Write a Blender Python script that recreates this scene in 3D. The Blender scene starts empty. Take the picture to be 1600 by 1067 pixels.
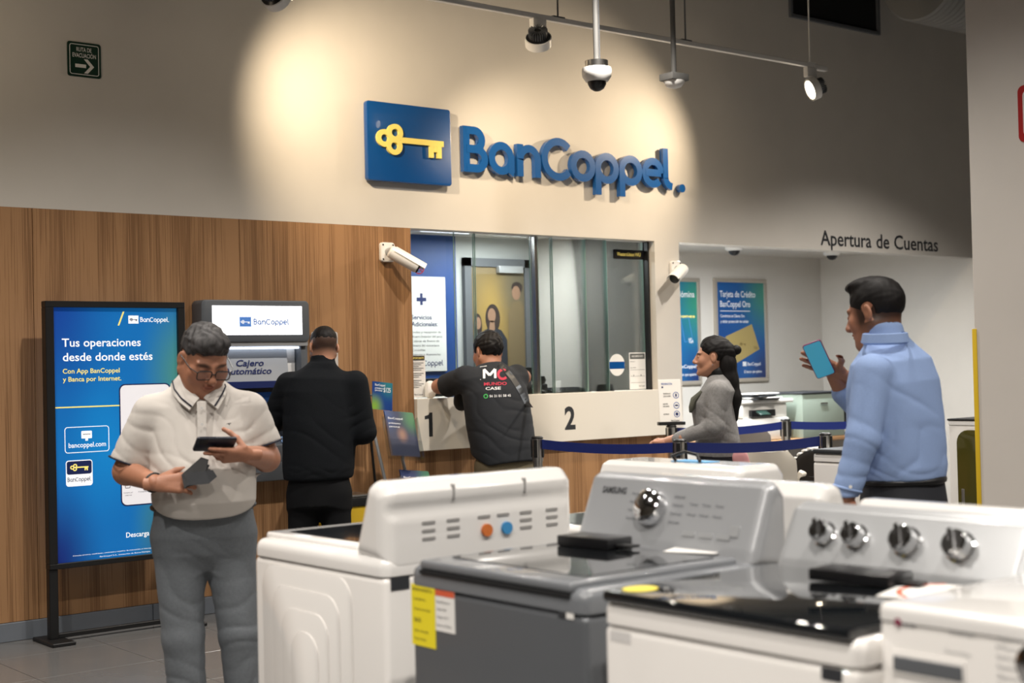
import bpy, bmesh, math, random
import numpy as np
from mathutils import Vector, Matrix

# ---------------------------------------------------------------- camera, world, light levels
scene = bpy.context.scene
COL = scene.collection
random.seed(4)

CAM_POS = Vector((0.0, 0.0, 1.45))
YAW, PITCH, ROLL = math.radians(39.04), 0.018, 0.0233
_f0 = Vector((math.sin(YAW), math.cos(YAW), 0)); _r0 = Vector((math.cos(YAW), -math.sin(YAW), 0)); _z = Vector((0, 0, 1))
_f = math.cos(PITCH)*_f0 + math.sin(PITCH)*_z
_u0 = -math.sin(PITCH)*_f0 + math.cos(PITCH)*_z
_r = math.cos(ROLL)*_r0 - math.sin(ROLL)*_u0
_u = math.cos(ROLL)*_u0 + math.sin(ROLL)*_r0
cam_data = bpy.data.cameras.new('camera')
cam = bpy.data.objects.new('camera', cam_data); COL.objects.link(cam)
cam.matrix_world = Matrix(((_r.x, _u.x, -_f.x, 0), (_r.y, _u.y, -_f.y, 0), (_r.z, _u.z, -_f.z, CAM_POS.z), (0, 0, 0, 1)))
cam_data.sensor_fit = 'HORIZONTAL'; cam_data.sensor_width = 36.0; cam_data.lens = 50.0
cam_data.clip_start = 0.05
cam_data.dof.use_dof = True; cam_data.dof.focus_distance = 7.4; cam_data.dof.aperture_fstop = 2.8
scene.camera = cam
scene.view_settings.view_transform = 'Standard'
scene.view_settings.look = 'None'
scene.view_settings.gamma = 1.0
scene.view_settings.use_curve_mapping = False
scene.view_settings.exposure = 0.0

world = bpy.data.worlds.new('world'); scene.world = world
world.use_nodes = True
world.node_tree.nodes['Background'].inputs[0].default_value = (0.5, 0.5, 0.52, 1)
world.node_tree.nodes['Background'].inputs[1].default_value = 0.03

def spot(loc, target, watts, angle, blend=0.6, radius=0.045, color=(1, .86, .70)):
    d = bpy.data.lights.new('lamp_light', 'SPOT'); d.energy = watts; d.color = color
    d.spot_size = math.radians(angle); d.spot_blend = blend; d.shadow_soft_size = radius
    o = bpy.data.objects.new('lamp_light', d); COL.objects.link(o)
    o.location = loc
    o.rotation_euler = (Vector(target) - Vector(loc)).to_track_quat('-Z', 'Y').to_euler()
    return o

def area(loc, sx, sy, watts, color, rot=(0, 0, 0)):
    d = bpy.data.lights.new('lamp_light', 'AREA'); d.energy = watts; d.color = color
    d.shape = 'RECTANGLE'; d.size = sx; d.size_y = sy
    o = bpy.data.objects.new('lamp_light', d); COL.objects.link(o)
    o.location = loc; o.rotation_euler = rot
    return o

WARM = (1, .80, .56); NEUT = (1, .935, .86); COOL = (.93, .97, 1)
# shop ceiling downlights (two rows of track heads above the sales floor, out of frame)
for (x, y, w) in ((-1.2, .9, 760), (1.0, .9, 330), (3.2, .9, 290), (5.4, .9, 190), (7.6, .9, 190), (0.0, 3.6, 330), (2.2, 3.6, 120), (4.4, 3.6, 190), (6.6, 3.6, 250), (8.8, 3.6, 340),
                  (1.2, 5.7, 290), (3.4, 5.7, 230), (5.6, 5.7, 300), (7.8, 5.7, 330), (10.0, 5.7, 480)):  # unseen row added to brighten the bank wall side
    spot((x, y, 4.05), (x + .1, y + .35, 0), w, 122, .8, .05, NEUT)
# track heads in front of the bank wall; the last is an added, unseen fill lamp
SPOT_POS = [(3.98, 6.9, 3.55), (5.87, 6.9, 3.53), (8.57, 6.9, 3.52), (1.9, 6.9, 3.55)]
SPOT_AIM = [(5.75, 7.89, 2.85), (6.75, 7.89, 2.30), (6.85, 7.89, 2.75), (3.4, 7.89, 2.7)]
for p, t, w, cone in zip(SPOT_POS, SPOT_AIM, (195, 75, 165, 13), (98, 110, 100, 125)):
    d_ = (Vector(t) - Vector(p)).normalized()
    spot(Vector(p) + d_*.07, t, w, cone, 1.0, .04, WARM)
# teller booth and account desk room
area((6.0, 8.75, 2.5), .5, .25, 12, COOL)
area((7.2, 8.75, 2.5), .5, .25, 30, COOL)  # extra lamp without a fixture, added to brighten the booth's right end
area((8.85, 8.17, 2.425), .95, .05, 72, COOL)
area((9.85, 8.17, 2.425), .88, .05, 60, COOL)

# ---------------------------------------------------------------- helpers
def lin(c):
    out = []
    for v in c:
        v = v/255.0
        out.append(v/12.92 if v <= .04045 else ((v + .055)/1.055)**2.4)
    return tuple(out) + (1.0,)

MATS = {}
def mat(name, rgb, rough=.5, metal=0.0, noise=0.0, scale=20.0, bump=0.0, bscale=60.0, emit=None, estr=0.0, coat=0.0, spec=.5, attr=False, stretch=None):
    if name in MATS: return MATS[name]
    m = bpy.data.materials.new(name); m.use_nodes = True
    nt = m.node_tree; b = nt.nodes['Principled BSDF']; L = nt.links
    col = lin(rgb)
    b.inputs['Base Color'].default_value = col
    b.inputs['Roughness'].default_value = rough; b.inputs['Metallic'].default_value = metal
    b.inputs['Specular IOR Level'].default_value = spec
    b.inputs['Coat Weight'].default_value = coat
    tc = nt.nodes.new('ShaderNodeTexCoord')
    vec = tc.outputs['Object']
    if stretch:
        mp = nt.nodes.new('ShaderNodeMapping'); mp.inputs['Scale'].default_value = stretch
        L.new(vec, mp.inputs['Vector']); vec = mp.outputs['Vector']
    src = None
    if attr:
        at = nt.nodes.new('ShaderNodeVertexColor'); at.layer_name = 'tint'
        mx = nt.nodes.new('ShaderNodeMix'); mx.data_type = 'RGBA'; mx.blend_type = 'MULTIPLY'; mx.inputs[0].default_value = 1
        mx.inputs[6].default_value = col; L.new(at.outputs['Color'], mx.inputs[7]); src = mx.outputs[2]
    if noise > 0:
        n = nt.nodes.new('ShaderNodeTexNoise'); n.inputs['Scale'].default_value = scale; n.inputs['Detail'].default_value = 5
        L.new(vec, n.inputs['Vector'])
        r = nt.nodes.new('ShaderNodeMapRange'); r.inputs['From Min'].default_value = .25; r.inputs['From Max'].default_value = .75
        r.inputs['To Min'].default_value = 1 - noise; r.inputs['To Max'].default_value = 1 + noise
        L.new(n.outputs['Fac'], r.inputs['Value'])
        mx = nt.nodes.new('ShaderNodeMix'); mx.data_type = 'RGBA'; mx.blend_type = 'MULTIPLY'; mx.inputs[0].default_value = 1
        mx.inputs[6].default_value = col
        if src: L.new(src, mx.inputs[6])
        L.new(r.outputs['Result'], mx.inputs[7]); src = mx.outputs[2]
    if src: L.new(src, b.inputs['Base Color'])
    if bump > 0:
        n = nt.nodes.new('ShaderNodeTexNoise'); n.inputs['Scale'].default_value = bscale; n.inputs['Detail'].default_value = 4
        L.new(vec, n.inputs['Vector'])
        bp = nt.nodes.new('ShaderNodeBump'); bp.inputs['Strength'].default_value = bump; bp.inputs['Distance'].default_value = .01
        L.new(n.outputs['Fac'], bp.inputs['Height']); L.new(bp.outputs['Normal'], b.inputs['Normal'])
    if emit:
        b.inputs['Emission Color'].default_value = lin(emit); b.inputs['Emission Strength'].default_value = estr
    MATS[name] = m
    return m

def glass_mat(name, tint=(232, 240, 236), refl=1.0, ior=1.5):
    if name in MATS: return MATS[name]
    m = bpy.data.materials.new(name); m.use_nodes = True
    nt = m.node_tree; nt.nodes.clear(); L = nt.links
    out = nt.nodes.new('ShaderNodeOutputMaterial')
    tr = nt.nodes.new('ShaderNodeBsdfTransparent'); tr.inputs[0].default_value = lin(tint)
    gl = nt.nodes.new('ShaderNodeBsdfGlossy'); gl.inputs['Roughness'].default_value = .01
    fr = nt.nodes.new('ShaderNodeFresnel'); fr.inputs[0].default_value = ior
    mu = nt.nodes.new('ShaderNodeMath'); mu.operation = 'MULTIPLY'; mu.inputs[1].default_value = refl
    mx = nt.nodes.new('ShaderNodeMixShader')
    L.new(fr.outputs[0], mu.inputs[0]); L.new(mu.outputs[0], mx.inputs[0])
    L.new(tr.outputs[0], mx.inputs[1]); L.new(gl.outputs[0], mx.inputs[2]); L.new(mx.outputs[0], out.inputs[0])
    MATS[name] = m
    return m

def wood_mat():
    m = bpy.data.materials.new('oak_laminate'); m.use_nodes = True
    nt = m.node_tree; b = nt.nodes['Principled BSDF']; L = nt.links
    tc = nt.nodes.new('ShaderNodeTexCoord'); mp = nt.nodes.new('ShaderNodeMapping')
    mp.inputs['Scale'].default_value = (190, 190, 1.6)
    L.new(tc.outputs['Object'], mp.inputs['Vector'])
    n = nt.nodes.new('ShaderNodeTexNoise'); n.inputs['Scale'].default_value = 1; n.inputs['Detail'].default_value = 4
    L.new(mp.outputs['Vector'], n.inputs['Vector'])
    mp2 = nt.nodes.new('ShaderNodeMapping'); mp2.inputs['Scale'].default_value = (9, 9, .25)
    L.new(tc.outputs['Object'], mp2.inputs['Vector'])
    n2 = nt.nodes.new('ShaderNodeTexNoise'); n2.inputs['Scale'].default_value = 1; n2.inputs['Detail'].default_value = 2
    L.new(mp2.outputs['Vector'], n2.inputs['Vector'])
    ad = nt.nodes.new('ShaderNodeMath'); ad.operation = 'ADD'
    L.new(n.outputs['Fac'], ad.inputs[0]); L.new(n2.outputs['Fac'], ad.inputs[1])
    cr = nt.nodes.new('ShaderNodeValToRGB')
    e = cr.color_ramp.elements
    e[0].position = .75; e[0].color = lin((122, 88, 58)); e[1].position = 1.25; e[1].color = lin((166, 126, 88))
    mid = cr.color_ramp.elements.new(.98); mid.color = lin((147, 109, 74))
    hv = nt.nodes.new('ShaderNodeMath'); hv.operation = 'MULTIPLY'; hv.inputs[1].default_value = 1.0
    L.new(ad.outputs[0], hv.inputs[0]); L.new(hv.outputs[0], cr.inputs['Fac'])
    L.new(cr.outputs['Color'], b.inputs['Base Color'])
    b.inputs['Roughness'].default_value = .55; b.inputs['Specular IOR Level'].default_value = .3
    bp = nt.nodes.new('ShaderNodeBump'); bp.inputs['Strength'].default_value = .08; bp.inputs['Distance'].default_value = .002
    L.new(n.outputs['Fac'], bp.inputs['Height']); L.new(bp.outputs['Normal'], b.inputs['Normal'])
    MATS['wood'] = m
    return m

def set_parent(o, p):
    o.parent = p
def tag(o, label=None, cat=None, group=None, kind=None):
    if label: o['label'] = label
    if cat: o['category'] = cat
    if group: o['group'] = group
    if kind: o['kind'] = kind
    return o
def thing(name, label, cat, loc=(0, 0, 0), rotz=0.0, group=None):
    o = bpy.data.objects.new(name, None); COL.objects.link(o)
    o.empty_display_size = .1; o.location = loc; o.rotation_euler = (0, 0, rotz)
    return tag(o, label, cat, group)
def link_mesh(name, me, m=None, parent=None, smooth=None):
    if m is not None:
        me.materials.clear(); me.materials.append(m)
    if smooth is not None:
        me.polygons.foreach_set('use_smooth', [True]*len(me.polygons))
        if smooth < 179: me.set_sharp_from_angle(angle=math.radians(smooth))
    o = bpy.data.objects.new(name, me); COL.objects.link(o)
    if parent is not None: o.parent = parent
    return o

class MB:
    """collects shapes into one mesh"""
    def __init__(s): s.v = []; s.f = []
    def add(s, vs, fs, M=None):
        n = len(s.v)
        if M is not None: vs = [M @ Vector(p) for p in vs]
        s.v += [tuple(p) for p in vs]; s.f += [tuple(i + n for i in q) for q in fs]
        return s
    def bm(s, bm, M=None):
        bm.verts.index_update()
        s.add([v.co.copy() for v in bm.verts], [[v.index for v in f.verts] for f in bm.faces], M); bm.free(); return s
    def slab(s, lo, hi, bev, seg=4, M=None):
        """box whose top and upright edges alone are rounded"""
        b = bmesh.new(); bmesh.ops.create_cube(b, size=1)
        for v in b.verts: v.co = Vector([(lo[i] + hi[i])/2 + v.co[i]*(hi[i] - lo[i]) for i in range(3)])
        es = [e for e in b.edges if not all(abs(v.co.z - lo[2]) < 1e-5 for v in e.verts)]
        bmesh.ops.bevel(b, geom=es, offset=bev, segments=seg, profile=.5, affect='EDGES')
        return s.bm(b, M)
    def box(s, lo, hi, bev=0.0, seg=2, M=None):
        b = bmesh.new(); bmesh.ops.create_cube(b, size=1)
        for v in b.verts:
            v.co = Vector([(lo[i] + hi[i])/2 + v.co[i]*(hi[i] - lo[i]) for i in range(3)])
        if bev > 0: bmesh.ops.bevel(b, geom=b.edges[:], offset=bev, segments=seg, profile=.5, affect='EDGES')
        return s.bm(b, M)
    def prism(s, poly, a0, a1, axis='y', bev=0.0, seg=2, M=None):
        """polygon in the plane normal to axis, extruded from a0 to a1"""
        def P(p, a):
            return {'x': (a, p[0], p[1]), 'y': (p[0], a, p[1]), 'z': (p[0], p[1], a)}[axis]
        b = bmesh.new()
        A = [b.verts.new(P(p, a0)) for p in poly]; B = [b.verts.new(P(p, a1)) for p in poly]
        b.faces.new(A); b.faces.new(B[::-1]); n = len(poly)
        for i in range(n): b.faces.new((A[(i + 1) % n], A[i], B[i], B[(i + 1) % n]))
        bmesh.ops.recalc_face_normals(b, faces=b.faces)
        if bev > 0:
            es = [e for e in b.edges if e.calc_face_angle(0) > .5]
            bmesh.ops.bevel(b, geom=es, offset=bev, segments=seg, profile=.5, affect='EDGES')
        return s.bm(b, M)
    def cyl(s, p0, p1, r0, r1=None, n=20, cap=True, M=None):
        r1 = r0 if r1 is None else r1
        p0 = Vector(p0); p1 = Vector(p1); q = (p1 - p0).to_track_quat('Z', 'Y')
        X = q @ Vector((1, 0, 0)); Y = q @ Vector((0, 1, 0))
        vs = []
        for p, r in ((p0, r0), (p1, r1)):
            for i in range(n):
                a = 2*math.pi*i/n; vs.append(p + X*math.cos(a)*r + Y*math.sin(a)*r)
        fs = [(i, (i + 1) % n, n + (i + 1) % n, n + i) for i in range(n)]
        if cap: fs += [tuple(range(n - 1, -1, -1)), tuple(range(n, 2*n))]
        return s.add(vs, fs, M)
    def tube(s, pts, r, n=8, M=None, closed=False):
        pts = [Vector(p) for p in pts]; k = len(pts); vs = []; fs = []
        rr = r if isinstance(r, (list, tuple)) else [r]*k
        prev = None
        for i in range(k):
            if closed: t = pts[(i + 1) % k] - pts[i - 1]
            else: t = pts[min(i + 1, k - 1)] - pts[max(i - 1, 0)]
            t.normalize()
            if prev is None:
                X = t.orthogonal().normalized()
            else:
                X = (prev - t*prev.dot(t)).normalized()
            prev = X; Y = t.cross(X)
            for j in range(n):
                a = 2*math.pi*j/n; vs.append(pts[i] + X*math.cos(a)*rr[i] + Y*math.sin(a)*rr[i])
        for i in range(k if closed else k - 1):
            i2 = (i + 1) % k
            for j in range(n): fs.append((i*n + j, i*n + (j + 1) % n, i2*n + (j + 1) % n, i2*n + j))
        if not closed: fs += [tuple(range(n - 1, -1, -1)), tuple((k - 1)*n + j for j in range(n))]
        return s.add(vs, fs, M)
    def lathe(s, prof, n=28, M=None, cap=True):
        """profile of (r, z), revolved about z"""
        vs = []; fs = []; k = len(prof)
        for r, z in prof:
            for j in range(n):
                a = 2*math.pi*j/n; vs.append((r*math.cos(a), r*math.sin(a), z))
        for i in range(k - 1):
            for j in range(n): fs.append((i*n + j, i*n + (j + 1) % n, (i + 1)*n + (j + 1) % n, (i + 1)*n + j))
        if cap: fs += [tuple(range(n - 1, -1, -1)), tuple((k - 1)*n + j for j in range(n))]
        else:
            for j in range(n): fs.append(((k - 1)*n + j, (k - 1)*n + (j + 1) % n, (j + 1) % n, j))
        return s.add(vs, fs, M)
    def ribbon(s, path, w, z0, z1, closed=False, M=None):
        """flat stroke of width w along a 2-D path, thick from z0 to z1"""
        P = []
        for p in path:
            if not P or (P[-1] - Vector((p[0], p[1]))).length > 1e-5: P.append(Vector((p[0], p[1])))
        if closed and (P[0] - P[-1]).length < 1e-5: P.pop()
        k = len(P); vs = []; fs = []
        for i in range(k):
            a = P[i - 1] if (closed or i > 0) else P[0]
            b = P[(i + 1) % k] if (closed or i < k - 1) else P[-1]
            t = (b - a).normalized(); nrm = Vector((-t.y, t.x))
            if (closed or 0 < i < k - 1):
                t1 = (P[i] - a).normalized(); c = max(.5, abs(nrm.dot(Vector((-t1.y, t1.x)))))
            else: c = 1
            l = P[i] + nrm*(w/2/c); r = P[i] - nrm*(w/2/c)
            vs += [(l.x, l.y, z0), (r.x, r.y, z0), (r.x, r.y, z1), (l.x, l.y, z1)]
        for i in range(k if closed else k - 1):
            j = (i + 1) % k
            for q in range(4): fs.append((i*4 + q, i*4 + (q + 1) % 4, j*4 + (q + 1) % 4, j*4 + q))
        if not closed: fs += [(0, 1, 2, 3), ((k - 1)*4 + 3, (k - 1)*4 + 2, (k - 1)*4 + 1, (k - 1)*4)]
        return s.add(vs, fs, M)
    def mesh(s, name='m'):
        me = bpy.data.meshes.new(name); me.from_pydata(s.v, [], s.f); me.update()
        b = bmesh.new(); b.from_mesh(me); bmesh.ops.recalc_face_normals(b, faces=b.faces); b.to_mesh(me); b.free()
        return me
    def build(s, name, m, parent=None, smooth=35):
        return link_mesh(name, s.mesh(name), m, parent, smooth)

def arc(cx, cy, r, a0, a1, n=14, ry=None):
    ry = r if ry is None else ry
    return [(cx + r*math.cos(math.radians(a0 + (a1 - a0)*i/n)), cy + ry*math.sin(math.radians(a0 + (a1 - a0)*i/n))) for i in range(n + 1)]
def rrect(x0, y0, x1, y1, r, n=5):
    return (arc(x1 - r, y1 - r, r, 0, 90, n) + arc(x0 + r, y1 - r, r, 90, 180, n) + arc(x0 + r, y0 + r, r, 180, 270, n) + arc(x1 - r, y0 + r, r, 270, 360, n))
def ellipse(cx, cy, rx, ry, n=24):
    return [(cx + rx*math.cos(2*math.pi*i/n), cy + ry*math.sin(2*math.pi*i/n)) for i in range(n)]

def plane_M(o, ux, uy):
    """matrix of a print plane: x along ux, y along uy, z out of the surface"""
    ux = Vector(ux).normalized(); uy = Vector(uy).normalized(); n = ux.cross(uy).normalized(); uy = n.cross(ux)
    return Matrix(((ux.x, uy.x, n.x, o[0]), (ux.y, uy.y, n.y, o[1]), (ux.z, uy.z, n.z, o[2]), (0, 0, 0, 1)))
def wallM(y):
    return plane_M((0, y, 0), (1, 0, 0), (0, 0, 1))      # x = world X, y = world Z, z towards the shop

def text_geo(mb, body, x0, y0, w, h, M, depth=.0006, bold=.012, shear=0.0, z=.0008):
    """lettering whose baseline starts at (x0, y0), w wide, capitals h tall"""
    cu = bpy.data.curves.new('t', 'FONT'); cu.body = body; cu.size = 1; cu.offset = bold; cu.resolution_u = 3
    cu.shear = shear
    o = bpy.data.objects.new('t', cu)
    me = bpy.data.meshes.new_from_object(o)
    vs = [v.co.copy() for v in me.vertices]
    if vs:
        xa = min(v.x for v in vs); xb = max(v.x for v in vs)
        sx = (w/(xb - xa)) if w else h/.7
        vs2 = [(x0 + (v.x - xa)*sx, y0 + v.y*h/.7, z) for v in vs]
        mb.add(vs2, [tuple(p.vertices) for p in me.polygons], M)
    bpy.data.objects.remove(o); bpy.data.curves.remove(cu); bpy.data.meshes.remove(me)
    return mb

def print_text(parent, m, items, M, name='lettering', **kw):
    for it in items:
        mb = MB(); text_geo(mb, *it, M, **kw); o = link_mesh(name, mb_raw(mb, name), m, parent)
    return o
def mb_raw(mb, name):
    me = bpy.data.meshes.new(name); me.from_pydata(mb.v, [], mb.f); me.update(); return me
def flat(polys, m, parent, M, name, z=.0004, t=.0006):
    mb = MB()
    for p in polys: mb.prism(p, z, z + t, 'z', M=M)
    return mb.build(name, m, parent, None)

# the bank's own lettering: geometric round strokes, x-height 1
def logo_strokes():
    R = .385; c = .5
    ring = lambda cx, cy, r, a0=0, a1=360: arc(cx, cy, r, a0, a1, 22)
    G = {}
    G['B'] = ([[(0.12, -.0), (0.12, 1.38)], [(0.12, 1.26), (.42, 1.26)] + arc(.42, .98, .28, 90, -90, 10) + [(.12, .70)],
               [(.12, .70), (.50, .70)] + arc(.50, .41, .29, 90, -90, 10) + [(.12, .12)]], .92)
    G['a'] = ([ring(.5, .5, R), [(.89, .62), (.89, .10), (1.0, .07)]], 1.06)
    G['n'] = ([[(.12, 0), (.12, 1.0)], [(.12, .55)] + arc(.48, .52, .36, 180, 0, 14) + [(.84, 0)]], .96)
    G['C'] = ([arc(.66, .64, .56, 42, 318, 24)], 1.2)
    G['o'] = ([ring(.5, .5, R)], 1.0)
    G['p'] = ([ring(.5, .5, R), [(.12, .55), (.12, -.38)]], 1.0)
    G['e'] = ([arc(.5, .5, R, 0, 318, 22), [(.14, .5), (.86, .5)]], 1.0)
    G['l'] = ([[(.12, 1.36), (.12, .35)] + arc(.40, .36, .28, 180, 262, 8)], .5)
    G['.'] = ([[(.06, .02), (.06, .20)]], .12)
    return G
LOGO = logo_strokes()
def logo_word(mb, x0, y0, w, xh, M, z0=.0006, z1=.0012, sw=.2, dot=True, only=None):
    """the word in the strokes above, fitted to width w"""
    word = 'BanCoppel' + ('.' if dot else '')
    adv = sum(LOGO[c][1] + .08 for c in word); s = w/adv; x = x0
    for c in word:
        for q_, st in enumerate(LOGO[c][0]):
            closed = len(st) == 23 and abs(st[0][0] - st[-1][0]) < 1e-4 and abs(st[0][1] - st[-1][1]) < 1e-4
            pts = [(x + p[0]*s, y0 + p[1]*xh) for p in (st[:-1] if closed else st)]
            mb.ribbon(pts, sw*(s + xh)/2, z0, z1 + .0003*q_, closed, M)
        x += (LOGO[c][1] + .08)*s
    return mb
def key_shape(mb, x0, y0, w, z0, z1, M=None):
    """key lying along x: trefoil bow at the left, bit at the right; y0 is the shaft's centre line"""
    s = w/.546
    e_ = (z1 - z0)*.04
    for q_, (cx, cy) in enumerate(((.062, .003), (.147, .045), (.140, -.045))):
        mb.ribbon([(x0 + (cx + .046*math.cos(a))*s, y0 + (cy + .042*math.sin(a))*s) for a in [2*math.pi*i/20 for i in range(20)]], .034*s, z0, z1 + e_*(q_ + 1), True, M)
    mb.prism([(x0 + .19*s, y0 - .019*s), (x0 + .546*s, y0 - .019*s), (x0 + .546*s, y0 + .019*s), (x0 + .19*s, y0 + .019*s)], z0, z1, 'z', M=M)
    for a, b, h in ((.428, .4615, .10), (.4625, .4895, .06), (.4905, .528, .10)):
        mb.prism([(x0 + a*s, y0 - h*s), (x0 + b*s, y0 - h*s), (x0 + b*s, y0 - .01*s), (x0 + a*s, y0 - .01*s)], z0, z1 - e_, 'z', M=M)
    return mb

# ---------------------------------------------------------------- materials
M_wall = mat('painted_wall', (205, 200, 192), .75, noise=.03, scale=3, bump=.03, bscale=220)
M_wood = wood_mat()
M_tile = mat('floor_tile', (104, 103, 102), .22, noise=.06, scale=6, spec=.4)
M_grout = mat('floor_grout', (66, 65, 64), .8)
M_base = mat('baseboard_grey', (112, 118, 126), .5, noise=.05, scale=8)
M_ceil = mat('ceiling_paint', (120, 118, 114), .9)
M_white = mat('white_laminate', (226, 220, 208), .45)
M_whitep = mat('white_plastic', (232, 230, 226), .32)
M_black = mat('black_powdercoat', (18, 18, 19), .45)
M_blackp = mat('black_plastic', (22, 22, 24), .3)
M_grey = mat('grey_plastic', (92, 95, 99), .45)
M_lgrey = mat('light_grey_metal', (170, 172, 174), .35, metal=.4)
M_steel = mat('brushed_steel', (190, 188, 184), .28, metal=1.0, noise=.05, scale=30)
M_chrome = mat('chrome', (225, 225, 226), .08, metal=1.0)
M_bank = mat('bank_blue', (8, 74, 140), .32, coat=.3)
M_navy = mat('navy_print', (16, 34, 92), .5)
M_yellow = mat('key_yellow', (246, 226, 122), .4)
M_paper = mat('white_paper', (228, 226, 222), .7)
M_ink = mat('dark_ink', (40, 42, 46), .7)
M_numb = mat('charcoal_vinyl', (44, 46, 50), .6)
M_blueink = mat('blue_ink', (44, 84, 160), .6)
M_wprint = mat('white_print', (236, 238, 240), .5, emit=(236, 238, 240), estr=.55)
M_yprint = mat('yellow_print', (238, 220, 120), .5, emit=(238, 220, 120), estr=.5)
M_glass = glass_mat('counter_glass', (250, 253, 251), .9)
M_acry = glass_mat('clear_acrylic', (248, 250, 250), .45)
M_edge = mat('glass_edge', (128, 152, 144), .2)

def blob_print(name, base, blobs, emit=0.0, rough=.4):
    """printed colour field: base colour with soft blobs (u, v, radius, rgb) in the sheet's own 0..1 frame"""
    if name in MATS: return MATS[name]
    m = bpy.data.materials.new(name); m.use_nodes = True
    nt = m.node_tree; b = nt.nodes['Principled BSDF']; L = nt.links
    tc = nt.nodes.new('ShaderNodeTexCoord'); mp = nt.nodes.new('ShaderNodeMapping'); mp.inputs['Scale'].default_value = (1, 0, 1)
    L.new(tc.outputs['Generated'], mp.inputs['Vector'])
    cur = None
    for (u, v, r, rgb) in blobs:
        d = nt.nodes.new('ShaderNodeVectorMath'); d.operation = 'DISTANCE'
        L.new(mp.outputs['Vector'], d.inputs[0]); d.inputs[1].default_value = (u, 0, v)
        mr = nt.nodes.new('ShaderNodeMapRange'); mr.interpolation_type = 'SMOOTHSTEP'
        mr.inputs['From Min'].default_value = 0; mr.inputs['From Max'].default_value = r
        mr.inputs['To Min'].default_value = 1; mr.inputs['To Max'].default_value = 0
        L.new(d.outputs['Value'], mr.inputs['Value'])
        mx = nt.nodes.new('ShaderNodeMix'); mx.data_type = 'RGBA'
        L.new(mr.outputs['Result'], mx.inputs[0])
        if cur is None: mx.inputs[6].default_value = lin(base)
        else: L.new(cur, mx.inputs[6])
        mx.inputs[7].default_value = lin(rgb); cur = mx.outputs[2]
    L.new(cur, b.inputs['Base Color'])
    b.inputs['Roughness'].default_value = rough
    if emit > 0:
        L.new(cur, b.inputs['Emission Color']); b.inputs['Emission Strength'].default_value = emit
    MATS[name] = m
    return m

# ---------------------------------------------------------------- the setting
W = 7.89            # plane of the bank wall
TOP = 2.407         # top of the oak cladding, window heads and soffit
HI = 5.2
fl = MB().box((-6, -7, -.12), (14.5, W, -.003)).box((5.3, W, -.12), (12.3, 9.9, -.003)).build('floor', M_grout); tag(fl, kind='structure')
tile_me = {}
P_ = .61
for i in range(-6, 15):
    for j in range(0, 14):
        x0 = 3.14 + i*P_; y1 = W if j == 0 else 7.42 - (j - 1)*P_; y0 = 7.42 - j*P_
        key = round(y1 - y0, 3)
        if key not in tile_me:
            mb = MB().box((.0015, .0015, -.003), (P_ - .0015, y1 - y0 - .0015, .0), .0012, 1); tile_me[key] = mb.mesh('tile'); tile_me[key].materials.append(M_tile)
        t = bpy.data.objects.new('tile', tile_me[key]); COL.objects.link(t); t.location = (x0, y0, 0); t.parent = fl

wb = MB().box((-6, W, TOP), (12.6, 8.03, HI)).build('wall_back', M_wall); tag(wb, kind='structure')
edges = [5.537 - 1.2957*k for k in range(8)]
for a, b in zip(edges[1:], edges[:-1]):
    p = MB().box((a + .0015, W, .105), (b - .0015, W + .03, TOP), .0012, 1).build('panel', M_wood, wb, None)
for a, b in ((5.537, 6.83), (6.83, 8.12)):
    MB().box((a + .0015, W + .03, .105), (b - .0015, W + .05, .90), .0012, 1).build('panel', M_wood, wb, None)
bb = MB().box((-3.6, W - .012, 0), (3.62, W + .03, .103), .003, 1).box((3.624, W - .012, 0), (5.535, W + .03, .103), .003, 1).box((5.54, W + .018, 0), (8.118, W + .05, .103), .003, 1).build('baseboard_back', M_base); tag(bb, kind='structure')
o = MB().box((-6, W + .03, 0), (5.42, 8.03, TOP)).build('wall_core', M_wall); tag(o, kind='structure')
o.name = 'wall_back_core'
o = MB().box((7.85, W, .90), (8.12, 9.75, TOP)).box((7.86, W + .05, 0), (8.12, 9.75, .90)).build('wall_partition', M_wall); tag(o, kind='structure')
# counter front with the window numbers
cf = MB().box((5.539, W - .03, .897), (7.925, W + .03, 1.25), .002, 1).build('wall_counter', M_white); tag(cf, kind='structure')
MB().box((5.542, W + .03, .9), (7.85, 8.55, 1.245), .002, 1).build('worktop', M_white, cf, None)
MB().box((5.542, W + .05, .0), (7.85, 8.5, .9)).build('counter_base', M_wood, cf, None)
wm = wallM(W - .03)
flat([[(5.632, .992), (5.662, .992), (5.662, 1.155), (5.640, 1.155), (5.630, 1.140), (5.598, 1.132), (5.598, 1.110), (5.632, 1.114)]], M_numb, cf, wm, 'number')
mb = MB(); text_geo(mb, '2', 6.853, .988, .105, .160, wm, bold=.03); link_mesh('number', mb_raw(mb, 'number'), M_numb, cf)
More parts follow.
